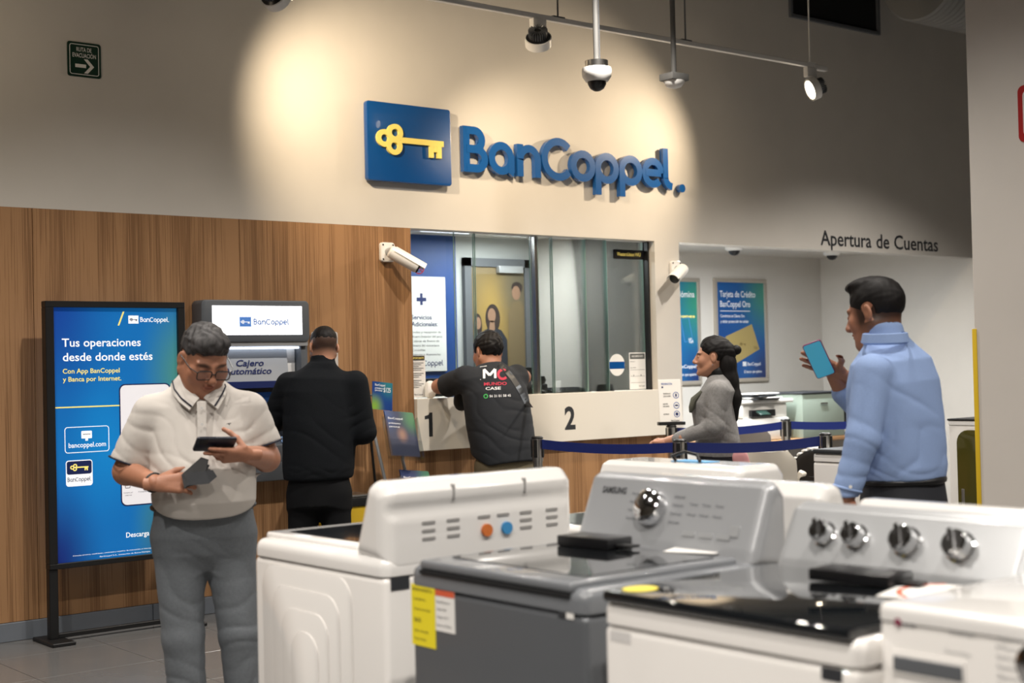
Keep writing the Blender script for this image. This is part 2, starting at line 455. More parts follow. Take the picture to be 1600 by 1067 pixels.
# teller booth shell
M_booth_blue = mat('booth_blue_wall', (14, 62, 128), .5)
M_booth_grey = mat('booth_grey_wall', (176, 178, 176), .7)
o = MB().box((5.30, 9.342, 0), (7.0, 9.44, 2.535)).build('wall_booth_back', M_booth_blue); tag(o, kind='structure')
o = MB().box((7.0, 9.342, 0), (7.85, 9.44, 2.535)).build('wall_booth_rear', M_booth_grey); tag(o, kind='structure')
o = MB().box((5.30, 8.03, 0), (5.42, 9.342, 2.535)).build('wall_booth_left', M_wall); tag(o, kind='structure')
o = MB().box((5.30, 8.03, 2.535), (7.98, 9.44, 2.6)).box((7.85, 8.03, TOP), (7.98, 9.44, 2.535)).build('ceiling_booth', M_wall); tag(o, kind='structure')
d = MB().box((7.06, 9.30, 0), (7.13, 9.342, 2.36)).box((7.70, 9.30, 0), (7.77, 9.342, 2.36)).box((7.06, 9.30, 2.29), (7.77, 9.342, 2.36)).build('door_1', M_grey); tag(d, kind='structure')
MB().box((7.13, 9.318, 0), (7.70, 9.338, 2.29)).build('door_leaf', mat('door_tan', (124, 108, 78), .5), d, None)
MB().box((7.40, 9.27, 2.24), (7.66, 9.318, 2.30), .004).build('door_closer', M_lgrey, d)
# desk room
o = MB().box((8.12, 9.75, 0), (12.3, 9.85, 2.6)).build('wall_room_back', M_wall); tag(o, kind='structure')
o = MB().box((12.19, 8.03, 0), (12.3, 9.75, 2.6)).box((12.19, W, 0), (12.6, 8.03, TOP)).build('wall_room_right', M_wall); tag(o, kind='structure')
o = MB().box((7.98, 8.03, 2.535), (12.3, 9.75, 2.6)).build('ceiling_room', M_wall); tag(o, kind='structure')
# the rest of the shop hall
o = MB().box((-6, -7, HI), (14.5, 9.9, HI + .1)).build('ceiling', M_ceil); tag(o, kind='structure')
o = MB().box((-6.1, -7, 0), (-6, W, HI)).build('wall_left', M_wall); tag(o, kind='structure')
o = MB().box((-6, -7.1, 0), (14.5, -7, HI)).build('wall_front', M_wall); tag(o, kind='structure')
o = MB().box((14.5, -7, 0), (14.6, 9.9, HI)).box((12.6, W, 0), (14.5, 8.03, HI)).build('wall_right', M_wall); tag(o, kind='structure')
# column at the right with yellow corner guard and red sign
col = MB().box((6.171, 3.30, 0), (6.80, 4.0, HI), .004, 1).build('wall_column', mat('column_paint', (218, 212, 204), .7, noise=.03, scale=2.5)); tag(col, kind='structure')
cg = MB().prism([(6.166, 3.985), (6.171, 3.985), (6.171, 4.0), (6.195, 4.0), (6.195, 4.010), (6.166, 4.010)], 0.02, 1.585, 'z', bev=.002).build('corner_guard', mat('guard_yellow', (222, 186, 40), .45))
tag(cg, 'yellow plastic corner guard on the edge of the white column', 'guard')
rs = thing('wall_sign', 'red bordered sign at the frame edge, high on the white column', 'sign', (6.171, 3.58, 2.60))
MR = plane_M((6.171 - 6.171, 0, 0), (0, -1, 0), (0, 0, 1))
MB().prism(rrect(-.145, -.135, .145, .135, .03), .001, .005, 'z', M=MR).build('sign_plate', mat('sign_red', (176, 40, 40), .4), rs, None)
MB().ribbon(rrect(-.115, -.105, .115, .105, .02)[:-1], .008, .005, .006, True, MR).build('sign_border', M_paper, rs, None)

# ---------------------------------------------------------------- things high on the wall
# evacuation sign
es = thing('evacuation_sign', 'dark green evacuation route sign with white arrow on the upper wall', 'sign', (3.264, W, 3.28))
wm0 = wallM(0)
MB().prism(rrect(-.1, -.1, .1, .1, .014), .001, .006, 'z', M=wm0).build('sign_plate', mat('sign_green', (14, 50, 36), .4), es, None)
MB().ribbon(rrect(-.086, -.086, .086, .086, .012)[:-1], .004, .006, .0066, True, wm0).build('sign_border', M_paper, es, None)
print_text(es, M_paper, [('RUTA DE', -.046, .046, .09, .024), ('EVACUACIÓN', -.07, .012, .14, .024)], wm0, z=.0066)
flat([[(-.055, -.047), (.01, -.047), (.01, -.027), (-.055, -.027)], [(-.003, .004), (.02, .004), (.058, -.037), (.02, -.078), (-.003, -.078), (.034, -.037)]], M_paper, es, wm0, 'arrow', .006, .0008)

# the big key sign and its letters
sg = thing('bank_sign', 'large blue plaque with yellow key and raised blue letters on the upper wall', 'sign', (5.165, W, 2.70))
wm1 = plane_M((0, 0, 0), (1, 0, 0), (0, 0, 1))
MB().prism(rrect(0.003, .005, .69, .532, .02), .012, .055, 'z', bev=.006).build('plaque', M_bank, sg)
sg.children[-1].matrix_local = wm1
mb = MB(); key_shape(mb, .068, .286, .546, .055, .072)
k = mb.build('key_emblem', M_yellow, sg); k.matrix_local = wm1
M_letter = mat('letter_blue', (22, 84, 150), .25, coat=.5)
XH = .232; Y0 = .115
spec = [('B', .797, 1.009), ('a', 1.023, 1.267), ('n', 1.281, 1.498), ('C', 1.515, 1.791), ('o', 1.789, 2.036), ('p', 2.034, 2.276), ('p', 2.28, 2.524), ('e', 2.525, 2.757), ('l', 2.745, 2.894), ('.', 2.927, 2.998)]
for c, a, b in spec:
    mb = MB(); adv = {'B': .90, 'a': 1.08, 'n': .96, 'C': 1.16, 'o': 1.0, 'p': 1.0, 'e': 1.0, 'l': .52, '.': .2}[c]; s = (b - a)/adv
    if c == '.':
        mb.cyl(((a + b)/2, .13, .012), ((a + b)/2, .13, .05), .033, n=24)
    else:
        for q_, st in enumerate(LOGO[c][0]):
            closed = len(st) == 23 and abs(st[0][0] - st[-1][0]) < 1e-4 and abs(st[0][1] - st[-1][1]) < 1e-4
            pts = [(a + p[0]*s, Y0 + p[1]*XH) for p in (st[:-1] if closed else st)]
            mb.ribbon(pts, .056, .014 + .0004*q_, .052 + .0012*q_, closed)
    o = mb.build('letter', M_letter, sg, 50); o.matrix_local = wm1
# 'Apertura de Cuentas'
ap = thing('wall_lettering', 'dark lettering Apertura de Cuentas above the account room opening', 'lettering', (9.875, W, 2.45))
print_text(ap, M_numb, [('Apertura', 0, 0, .715, .128), ('de', .79, 0, .19, .128), ('Cuentas', 1.055, 0, .68, .128)], wallM(0), bold=.012, z=.003)

# vent opening and duct
vt = thing('wall_vent', 'black rectangular vent opening with grey frame, high on the wall', 'vent', (9.53, W, 4.39))
MB().box((0.03, -.004, .03), (1.22, .0, 1.0)).build('vent_opening', mat('vent_black', (6, 6, 7), .9), vt)
mb = MB()
for a, b in (((0, -.03, 0), (1.25, 0, .03)), ((0, -.03, .03), (.03, 0, 1.0)), ((1.22, -.03, .03), (1.25, 0, 1.0))): mb.box(a, b, .003, 1)
mb.build('vent_frame', M_grey, vt)
dc = thing('air_duct', 'pale ribbed round air duct hanging near the ceiling', 'duct', (10.38, 6.95, 4.42))
mb = MB(); prof = []
for i in range(30):
    z = -1.0 + i*.07; prof += [(.345, z), (.36, z + .02), (.36, z + .05)]
mb.lathe(prof, 40, Matrix.Rotation(math.radians(90), 4, 'Y')); mb.build('duct_pipe', mat('duct_grey', (128, 126, 122), .6), dc)
dc.location = (11.05, 6.95, 4.60)

# track with spotlights
TY, TZ = 6.9, 3.685
tr = thing('light_track', 'long white lighting track hanging on thin rods before the wall', 'track', (3.0, TY, TZ))
MB().box((-2.4, -.017, -.016), (5.66, .017, .016), .003, 1).build('track_rail', M_whitep, tr)
MB().box((5.60, -.02, -.026), (5.76, .02, .012), .004).build('end_feed', M_whitep, tr)
for x in (3.04, 4.22, 5.57, .6):
    MB().cyl((x, 0, .016), (x, 0, HI - TZ), .006, n=8).box((x - .05, -.015, .014), (x + .05, .015, .024)).build('hanger_rod', M_grey if x != 5.57 else M_whitep, tr)
M_lens = mat('lit_lens', (255, 240, 215), .3, emit=(255, 236, 205), estr=14)
heads = ['first spotlight head on the track, cut by the top edge', 'spotlight head with finned back above the bank sign', 'lit spotlight head at the right end of the track', 'spotlight head left of the picture, over the oak wall']
for n_, (p, aim) in enumerate(zip(SPOT_POS, SPOT_AIM)):
    s = thing('track_spotlight', heads[n_], 'spotlight', (p[0], TY, TZ - .016), group='track spotlights')
    MB().box((-.055, -.022, -.075), (.055, .022, .0), .004).build('driver_box', M_whitep, s)
    c = Vector((0, 0, p[2] - (TZ - .016) - .02))
    dr = (Vector(aim) - Vector(p)).normalized(); q = dr.to_track_quat('Z', 'Y').to_matrix().to_4x4(); Mh = Matrix.Translation(c - dr*.03) @ q
    MB().lathe([(.02, -.07), (.05, -.068), (.06, -.03), (.078, -.02), (.080, .03), (.074, .033)], 28, Mh).build('housing', M_lgrey if n_ == 2 else M_blackp, s)
    mb = MB()
    for k in range(24):
        mb.box((.022, -.0015, -.078), (.062, .0015, -.02), M=Mh @ Matrix.Rotation(2*math.pi*k/24, 4, 'Z'))
    mb.build('heat_fins', M_grey, s, None)
    MB().lathe([(.079, -.022), (.086, -.02), (.086, .036), (.079, .036)], 28, Mh, cap=False).build('rim', M_whitep, s)
    MB().lathe([(.001, .0335), (.072, .034), (.072, .0345), (.001, .035)], 24, Mh).build('lens', M_lens, s)
    MB().tube([(0, 0, -.07), c + Vector((.05, 0, .09)), c + Vector((.092, 0, .03)), c + Vector((.09, 0, 0))], .006).build('yoke', M_whitep, s)

# hanging dome camera and sensor
dm = thing('dome_camera', 'white dome security camera hanging on a pole before the bank sign', 'camera', (5.816, 6.3, 3.13))
M_pole = mat('pole_grey', (104, 103, 100), .6)
MB().cyl((0, 0, .15), (0, 0, HI - 3.13), .017, n=14).build('pole', M_pole, dm)
MB().lathe([(.04, .158), (.07, .155), (.07, .118), (.06, .11)], 28).build('junction_box', M_steel, dm)
MB().lathe([(.06, .118), (.088, .112), (.092, .09), (.088, .06), (.068, .03), (.055, .028)], 30).build('housing', M_whitep, dm)
MB().lathe([(.058, .03), (.055, .012), (.042, -.012), (.02, -.026), (.001, -.03)], 26).build('dome', M_blackp, dm)
MB().cyl((.028, 0, .115), (.028, 0, HI - 3.13), .003, n=6).build('cable', M_grey, dm)
sn = thing('ceiling_sensor', 'small grey motion sensor hanging on a pole right of the dome camera', 'sensor', (6.48, 6.3, 3.22))
MB().cyl((0, 0, .06), (0, 0, HI - 3.22), .017, n=14).build('pole', M_pole, sn)
MB().box((-.075, -.06, .015), (.075, .06, .06), .006).build('junction_box', M_pole, sn)
MB().lathe([(.066, .016), (.064, .0), (.045, -.022), (.001, -.035)], 24).build('lens', M_whitep, sn)

def bullet_camera(label, loc, base_r, direction, length):
    t = thing('bullet_camera', label, 'camera', loc, group='white bullet cameras')
    MB().prism(rrect(-.055, -.065, .055, .065, .02), .0, .03, 'z', bev=.005, M=wallM(0)).build('base_plate', M_whitep, t)
    for sx in (-.04, .04):
        for sz in (-.048, .048): MB().cyl((sx, -.03, sz), (sx, -.033, sz), .006, n=10).build('screw', M_black, t)
    d = Vector(direction).normalized(); c = Vector((0, -.09, -.01))
    MB().tube([(0, -.02, 0), (0, -.06, .005), c], [.028, .024, .022], 14).lathe([(.012, -.02), (.026, -.016), (.026, .016), (.012, .02)], 18, Matrix.Translation(c)).build('bracket', M_lgrey, t)
    q = d.to_track_quat('Z', 'Y').to_matrix().to_4x4(); Mh = Matrix.Translation(c) @ q
    up = (Mh.to_3x3().inverted() @ Vector((0, 0, 1))); ang = math.atan2(up.y, up.x)
    Mr = Mh @ Matrix.Rotation(ang, 4, 'Z')
    MB().lathe([(.03, -.03), (.043, -.02), (.045, .02), (.045, length - .02), (.040, length - .012)], 28, Mr).build('barrel', M_whitep, t)
    MB().lathe([(.0405, length - .03), (.0405, length - .002), (.036, length), (.001, length)], 24, Mr).build('lens', M_blackp, t)
    hood = [(.049*math.cos(math.radians(a)), .052*math.sin(math.radians(a))) for a in range(-80, 81, 10)]
    hin = [(.046*math.cos(math.radians(a)), .049*math.sin(math.radians(a))) for a in range(80, -81, -10)]
    MB().prism(hood + hin, .0, length + .03, 'z', M=Mr).build('sun_hood', M_whitep, t)
    return t
bullet_camera('white bullet camera on the oak panel at the left of window 1', (5.33, W, 2.235), .06, (.62, -.35, -.42), .20)
bullet_camera('white bullet camera on the white pillar right of window 2', (8.06, W, 2.19), .06, (-.86, -.30, -.45), .17)

# ---------------------------------------------------------------- teller window glazing and what stands behind it
def pane(x0, x1, y, label):
    t = thing('glass_pane', label, 'glass', (x0, y, 1.252), group='teller window panes')
    w = x1 - x0
    MB().box((.004, 0, 0), (w - .004, .01, TOP - 1.256)).build('sheet', M_glass, t, None)
    mb = MB().box((.001, 0, 0), (.004, .01, TOP - 1.256)).box((w - .004, 0, 0), (w - .001, .01, TOP - 1.256)); mb.build('polished_edge', M_edge, t, None)
pane(5.542, 5.985, 8.00, 'leftmost glass pane of the teller window')
pane(5.955, 6.145, 7.965, 'narrow overlapping glass pane left of the leaning man')
pane(6.15, 6.68, 8.00, 'wide glass pane behind the leaning man')
pane(6.72, 6.865, 7.965, 'narrow glass pane right of the metal post')
pane(6.87, 7.215, 8.00, 'glass pane above the keyboard')
pane(7.19, 7.41, 7.965, 'narrow glass pane left of the round sticker')
pane(7.415, 7.83, 8.00, 'rightmost glass pane with round sticker and notice')
o = MB().box((6.684, 7.955, 1.25), (6.712, 8.02, TOP), .002, 1).build('window_post', M_steel); tag(o, 'vertical metal post between the teller window panes', 'post')
o = MB().box((7.833, 7.95, 1.25), (7.849, 8.02, TOP), .002, 1).build('window_frame', M_black); tag(o, 'thin dark frame strip at the right end of the teller window', 'frame')

pl = thing('brand_plaque', 'black plaque with yellow lettering on the upper right glass', 'sign', (7.50, 7.995, 2.267))
MB().prism(rrect(0, 0, .335, .072, .012), 0, .006, 'z', M=wallM(0)).build('plate', M_blackp, pl)
print_text(pl, M_yellow, [('WesternUnion', .04, .024, .185, .028), ('WU', .232, .024, .06, .028)], wallM(0), z=.007)
st = thing('round_sticker', 'oval pale sticker with blue band on the right glass', 'sticker', (7.52, 7.998, 1.448))
flat([ellipse(0, 0, .083, .085)], M_paper, st, wallM(0), 'sticker_face')
flat([[(-.08, -.03), (.08, -.03), (.08, .025), (-.08, .025)]], M_bank, st, wallM(0), 'blue_band', .0012)
nt_ = thing('paper_notice', 'white printed notice with grey heading on the right glass', 'notice', (7.65, 7.998, 1.256))
flat([[(0, 0), (.175, 0), (.175, .285), (0, .285)]], M_paper, nt_, wallM(0), 'sheet')
flat([[(.008, .235), (.167, .235), (.167, .277), (.008, .277)]], mat('notice_grey', (84, 86, 84), .7), nt_, wallM(0), 'heading', .0012)
print_text(nt_, M_paper, [('AVISO IMPORTANTE', .025, .248, .125, .016)], wallM(0), z=.0022)
print_text(nt_, M_ink, [('Información', .012, .212, .05, .007), ('para clientes', .012, .165, .06, .007), ('BanCoppel', .10, .02, .06, .009), ('1', .12, .10, .008, .014), ('%', .04, .10, .012, .014)] , wallM(0), z=.0014)
flat([[(.012, .15 - .05*i), (.165, .15 - .05*i), (.165, .152 - .05*i), (.012, .152 - .05*i)] for i in range(3)], M_ink, nt_, wallM(0), 'rule_lines', .0012)
n2 = thing('paper_notice', 'narrow notice with black heading on the lower left glass', 'notice', (5.585, 7.998, 1.256))
flat([[(0, 0), (.125, 0), (.125, .29), (0, .29)]], M_paper, n2, wallM(0), 'sheet')
flat([[(0, .255), (.12, .255), (.12, .287), (0, .287)]], M_ink, n2, wallM(0), 'heading', .0012)
print_text(n2, M_yellow, [('IMPORTANTE', .012, .264, .1, .014)], wallM(0), z=.0022)
flat([[(.012, .235 - .012*i), (.11 - .02*((i*7) % 3), .235 - .012*i), (.11 - .02*((i*7) % 3), .239 - .012*i), (.012, .239 - .012*i)] for i in range(15) if i not in (5, 9)], M_ink, n2, wallM(0), 'rule_lines', .0012)
print_text(n2, M_ink, [('BanCoppel', .03, .015, .07, .012)], wallM(0), z=.0014)
ns = thing('prohibition_sticker', 'red ring no-phone sticker on the upper left glass', 'sticker', (5.675, 7.998, 2.15))
M_red = mat('sticker_red', (170, 60, 90), .5)
MB().ribbon(ellipse(0, 0, .042, .042)[:], .008, .0004, .001, True, wallM(0)).ribbon([(-.03, .03), (.03, -.03)], .007, .0004, .001, M=wallM(0)).build('ring', M_red, ns, None)
MB().ribbon(rrect(-.013, -.024, .013, .024, .004)[:-1], .004, .0004, .0008, True, wallM(0)).build('phone_symbol', M_ink, ns, None)

sv = thing('services_board', 'tall white board headed Servicios Adicionales on the blue booth wall', 'sign', (6.36, 9.342, 1.43))
MB().box((0, -.02, 0), (.515, 0, .765), .003, 1).build('board', M_paper, sv)
wv = wallM(-.02)
flat([[(.225, .565), (.26, .565), (.26, .535), (.285, .535), (.285, .565), (.32, .565), (.32, .595), (.285, .595), (.285, .63), (.26, .63), (.26, .595), (.225, .595)]], M_navy, sv, wv, 'plus_sign', .0006)
print_text(sv, M_navy, [('Servicios', .17, .42, .20, .035), ('Adicionales:', .17, .365, .26, .035)], wv)
print_text(sv, M_ink, [(s_, .17, .31 - .036*i, w_, .016) for i, (s_, w_) in enumerate((('Envíos y recepción de', .29), ('dinero (interior del país)', .30), ('Cobros de Envíos de', .27), ('Dinero del extranjero', .27), ('Consultas', .13), ('Seguros y Asistencias', .28)))], wv, bold=0)
mb = MB(); logo_word(mb, .17, .045, .31, .035, wv, sw=.18, dot=False); mb.build('logo_word', M_navy, sv, None)
# advert reflection at the booth door, drawn in as a flat print
ph = thing('door_reflection', 'yellow photo poster of three people on the booth door', 'poster', (7.14, 9.316, 1.30))
MB().box((0, -.004, 0), (.55, 0, .93)).build('sheet', blob_print('reflection_yellow', (112, 94, 56), [(.4, .62, .5, (156, 128, 66)), (.9, .9, .6, (96, 88, 70)), (0, 0, .6, (52, 58, 74))], rough=.6), ph, None)
wp = wallM(-.004)
M_skinp = mat('print_skin', (140, 108, 86), .6); M_hairp = mat('print_hair', (44, 32, 28), .6); M_clothp = mat('print_cloth', (34, 38, 48), .6); M_tanp = mat('print_tan', (112, 96, 68), .6)
flat([ellipse(.21, .56, .078, .12), ellipse(.05, .50, .045, .10), ellipse(.478, .82, .06, .05)], M_hairp, ph, wp, 'printed_hair', .0005)
flat([ellipse(.20, .585, .042, .06), ellipse(.055, .52, .03, .05), ellipse(.468, .775, .045, .06), [(.165, .44), (.235, .44), (.225, .54), (.18, .54)]], M_skinp, ph, wp, 'printed_face', .0012)
flat([[(.085, 0), (.36, 0), (.36, .38), (.30, .46), (.24, .48), (.20, .43), (.16, .48), (.10, .45), (.085, .36)], [(0.005, 0), (.08, 0), (.08, .4), (.05, .44), (.005, .42)]], M_clothp, ph, wp, 'printed_clothes', .0018)
flat([[(.37, 0), (.545, 0), (.545, .66), (.50, .71), (.43, .70), (.38, .6)]], M_tanp, ph, wp, 'printed_jacket', .0018)

# counter things
def desk_box(name, label, cat, lo, hi, m, bev=.006):
    o = MB().box(lo, hi, bev).build(name, m); return tag(o, label, cat)
kb = thing('keyboard', 'black keyboard lying on the counter behind window 2', 'keyboard', (6.98, 8.10, 1.247))
MB().prism([(0, 0), (0, .012), (.16, .035), (.16, 0)], 0, .36, 'x', bev=.003).build('case', M_blackp, kb)
mb = MB()
for r in range(5):
    for c in range(15): mb.box((.012 + c*.0225, .015 + r*.028, .012 + r*.004), (.030 + c*.0225, .037 + r*.028, .024 + r*.004))
mb.build('keys', M_grey, kb, None); kb.children[-1]['kind'] = 'stuff'
pr = thing('receipt_printer', 'low black device behind the post of the teller window', 'printer', (6.50, 8.12, 1.247))
MB().prism([(0, 0), (0, .07), (.08, .1), (.2, .1), (.2, 0)], 0, .42, 'x', bev=.006).build('case', M_blackp, pr)
MB().box((.05, .03, .095), (.3, .05, .104)).build('paper_slot', M_grey, pr)
mo = thing('desk_speaker', 'small black boxed device on the counter left of the keyboard', 'device', (6.86, 8.32, 1.247))
MB().box((0, 0, 0), (.13, .09, .2), .006).build('case', M_blackp, mo); MB().box((.11, -.002, .03), (.125, .0, .17)).build('trim_strip', M_lgrey, mo)
mc = thing('intercom_microphone', 'round black intercom on the counter beside the metal post', 'intercom', (6.79, 8.06, 1.247))
MB().lathe([(.045, 0), (.045, .02), (.02, .03), (.015, .07), (.04, .075), (.05, .1), (.04, .13), (.001, .14)], 22).build('case', M_blackp, mc)
nm = thing('name_block', 'small dark nameplate on the counter right of the keyboard', 'nameplate', (7.36, 8.02, 1.247))
MB().prism([(0, 0), (.02, .055), (.05, 0)], 0, .15, 'x', bev=.002).build('wedge', M_numb, nm); 
mn = thing('computer_monitor', 'dark computer monitor behind the leaning man', 'monitor', (6.12, 8.62, .5), rotz=.25)
MB().box((0, 0, .55), (.52, .03, .88), .006).build('screen', M_blackp, mn); MB().box((.22, .03, .0), (.30, .06, .7)).build('stand', M_black, mn); MB().box((.15, -.02, -.5), (.37, .16, 0.0), .01).build('pedestal', M_grey, mn)
fan = desk_box('plastic_bag', 'crumpled pale plastic bag on the counter by window 1', 'bag', (5.68, 7.93, 1.247), (5.76, 7.985, 1.37), M_paper, .03)
mb = MB().prism([(0, 0), (.075, .0), (.06, .11), (.01, .12)], 0, .02, 'y', bev=.004)
o = mb.build('leaflet_holder', M_bank); o.location = (6.02, 8.15, 1.247); tag(o, 'small blue leaflet holder on the counter by the leaning man', 'leaflet holder')
for i, x in enumerate((5.75, 6.35)):
    l = thing('ceiling_panel_light', ('left' if i == 0 else 'right') + ' flat light panel on the teller booth ceiling', 'light', (x, 8.72, 2.535), group='booth ceiling panels')
    MB().box((0, 0, -.02), (.5, .25, 0), .003, 1).build('frame', M_whitep, l); MB().box((.02, .02, -.022), (.48, .23, -.018)).build('diffuser', mat('panel_glow', (240, 246, 255), .5, emit=(240, 246, 255), estr=3), l)

# ---------------------------------------------------------------- account desk room
M_led = mat('led_tube', (255, 255, 255), .4, emit=(245, 250, 255), estr=9)
for i, (a, b) in enumerate(((8.36, 9.315), (9.40, 10.28))):
    l = thing('strip_light', ('left' if i == 0 else 'right') + ' bright strip light under the soffit of the account room', 'light', (a, 8.12, 2.44), group='soffit strip lights')
    MB().box((0, 0, .012), (b - a, .06, .095), .004).build('housing', M_whitep, l); MB().box((.005, .005, -.008), (b - a - .005, .05, .012), .005).build('tube', M_led, l)
for i, x in enumerate((10.0, 11.44)):
    c = thing('dome_camera', ('white dome camera on the room ceiling above the card poster', 'white dome camera on the room ceiling near the corner')[i], 'camera', (x, 9.0, 2.535), group='room ceiling domes')
    MB().lathe([(.001, 0), (.085, 0), (.085, -.03), (.07, -.045), (.055, -.047)], 26).build('housing', M_whitep, c)
    MB().lathe([(.056, -.045), (.05, -.065), (.03, -.085), (.001, -.092)], 22).build('dome', M_blackp, c)
M_pframe = mat('poster_frame', (188, 180, 168), .35, metal=.5)
def framed(name, label, x0, x1, z0, z1, blobs, base):
    t = thing(name, label, 'poster', (x0, 9.75, z0), group='framed posters in the account room')
    w = x1 - x0; h = z1 - z0
    MB().box((.035, -.015, .035), (w - .035, -.008, h - .035)).build('sheet', blob_print(label[:20], base, blobs), t, None)
    for a, b in (((0, -.03, 0), (w, 0, .04)), ((0, -.03, h - .04), (w, 0, h)), ((0, -.03, .04), (.04, 0, h - .04)), ((w - .04, -.03, .04), (w, 0, h - .04))):
        MB().box(a, b, .006).build('frame_bar', M_pframe, t)
    return t, wallM(-.015)
M_cardgold = mat('card_gold', (168, 148, 92), .45); M_cardb = mat('card_blue', (70, 130, 190), .5); M_wp = mat('white_ink', (232, 234, 236), .5)
t, mp_ = framed('framed_poster', 'framed blue poster Tarjeta de Crédito with a gold card', 10.50, 11.285, 1.245, 2.292, [(1, .9, .6, (60, 136, 120)), (0, .2, .8, (12, 62, 128)), (1, 0, .5, (18, 40, 96))], (10, 84, 150))
print_text(t, M_wp, [('Tarjeta de Crédito', .085, .86, .53, .062), ('BanCoppel Oro', .085, .76, .45, .062), ('Conviértete en Cliente Oro', .085, .655, .36, .03), ('y obtén protección de celular', .085, .60, .42, .03), ('BanCoppel', .47, .165, .20, .032), ('El banco que quiero.', .42, .09, .27, .028)], mp_)
flat([[(.085, .715), (.53, .715), (.53, .722), (.085, .722)]], M_wp, t, mp_, 'rule')
flat([[(.40, .16), (.455, .16), (.455, .205), (.40, .205)]], M_wp, t, mp_, 'logo_box')
mb = MB(); mb.prism([(.15, .46), (.55, .585), (.66, .33), (.30, .19)], .0006, .002, 'z', M=mp_); mb.build('printed_card', M_cardgold, t, None)
mb = MB(); key_shape(mb, .36, .385, .09, .0022, .003, mp_); text_geo(mb, 'VISA', .57, .33, .06, .03, mp_, z=.003); mb.build('card_print', mat('card_ink', (110, 92, 50), .5), t, None)
t, mp_ = framed('framed_poster', 'framed blue poster half hidden behind the white pillar', 9.52, 10.29, 1.235, 2.285, [(1, .8, .6, (50, 140, 116)), (0, .2, .9, (12, 70, 130)), (1, 0, .5, (16, 44, 100))], (14, 96, 150))
print_text(t, M_wp, [('Tarjeta de Nómina', .10, .86, .60, .062), ('VISA', .60, .41, .07, .05), ('BanCoppel', .44, .165, .26, .034), ('El banco que quiero', .40, .09, .30, .028)], mp_)
print_text(t, M_yprint, [('Sin comisiones', .1, .66, .6, .03)], mp_)
MB().ribbon([(.50, .64), (.61, .66), (.66, .44), (.55, .42)], .006, .0006, .0014, True, mp_).build('printed_card', M_cardb, t, None)
# multifunction printer and cabinets
M_offwhite = mat('office_white', (222, 220, 214), .4); M_deskw = mat('desk_wood', (168, 128, 88), .5)
dk = thing('office_desk', 'low wooden desk behind the queue belts', 'desk', (9.35, 8.42, 0))
MB().box((0, 0, .70), (1.75, .62, .74), .004).build('desktop', M_deskw, dk)
for x in (.05, 1.65): MB().box((x, .05, 0), (x + .04, .57, .70), .003).build('panel_leg', M_offwhite, dk)
MB().box((.09, .52, .2), (1.65, .54, .70)).build('modesty_panel', M_offwhite, dk)
pt = thing('multifunction_printer', 'white multifunction printer with small dark screen standing on the desk', 'printer', (9.50, 8.47, .742))
MB().box((0, 0, 0), (.60, .48, .20), .02).build('paper_drawer_unit', M_offwhite, pt)
MB().box((.0, .03, .20), (.60, .48, .33), .015).build('body', M_offwhite, pt)
MB().box((.08, -.004, .215), (.40, .1, .275), .004).build('output_slot', M_blackp, pt)
MB().box((-.01, .0, .33), (.66, .47, .365), .012).build('scanner_lid', M_offwhite, pt)
MB().box((-.03, -.07, .30), (.10, .0, .315), .004, M=Matrix.Rotation(.5, 4, 'X')).build('touch_panel', mat('panel_dark', (20, 46, 40), .25), pt)
MB().cyl((.22, -.001, .09), (.22, -.004, .09), .018, n=18).build('badge', M_lgrey, pt)
pp = thing('document_pile', 'untidy pile of dark folders and papers on the printer', 'papers', (9.75, 8.55, 1.107))
for i, (m_, a) in enumerate(((M_numb, .1), (M_paper, -.2), (M_ink, .35), (M_numb, -.1), (M_paper, .15))):
    o = MB().box((-.16, -.11, i*.012), (.2, .11, i*.012 + .010), .002, 1, M=Matrix.Rotation(a, 4, 'Z')).build('sheet_stack', m_, pp)
cb = thing('filing_cabinet', 'pale green grey cabinet beside the printer', 'cabinet', (10.22, 8.42, .742))
MB().box((0, 0, 0), (.60, .48, .40), .006).build('carcass', mat('cabinet_green', (140, 152, 140), .45), cb)
MB().box((-.01, -.01, .40), (.61, .49, .415), .003).build('top_board', M_numb, cb); MB().box((.25, -.012, .3), (.35, -.004, .315)).build('handle', M_steel, cb)
bm_ = thing('computer_monitor', 'thin black monitor at the end of the desk behind the man in blue', 'monitor', (10.86, 8.42, .742), rotz=.9)
MB().box((0, 0, .10), (.5, .025, .42), .005).build('screen', M_blackp, bm_); MB().box((.22, .02, 0), (.28, .05, .2)).build('stand', M_black, bm_); MB().box((.14, -.06, 0), (.36, .12, .015), .004).build('foot', M_black, bm_)
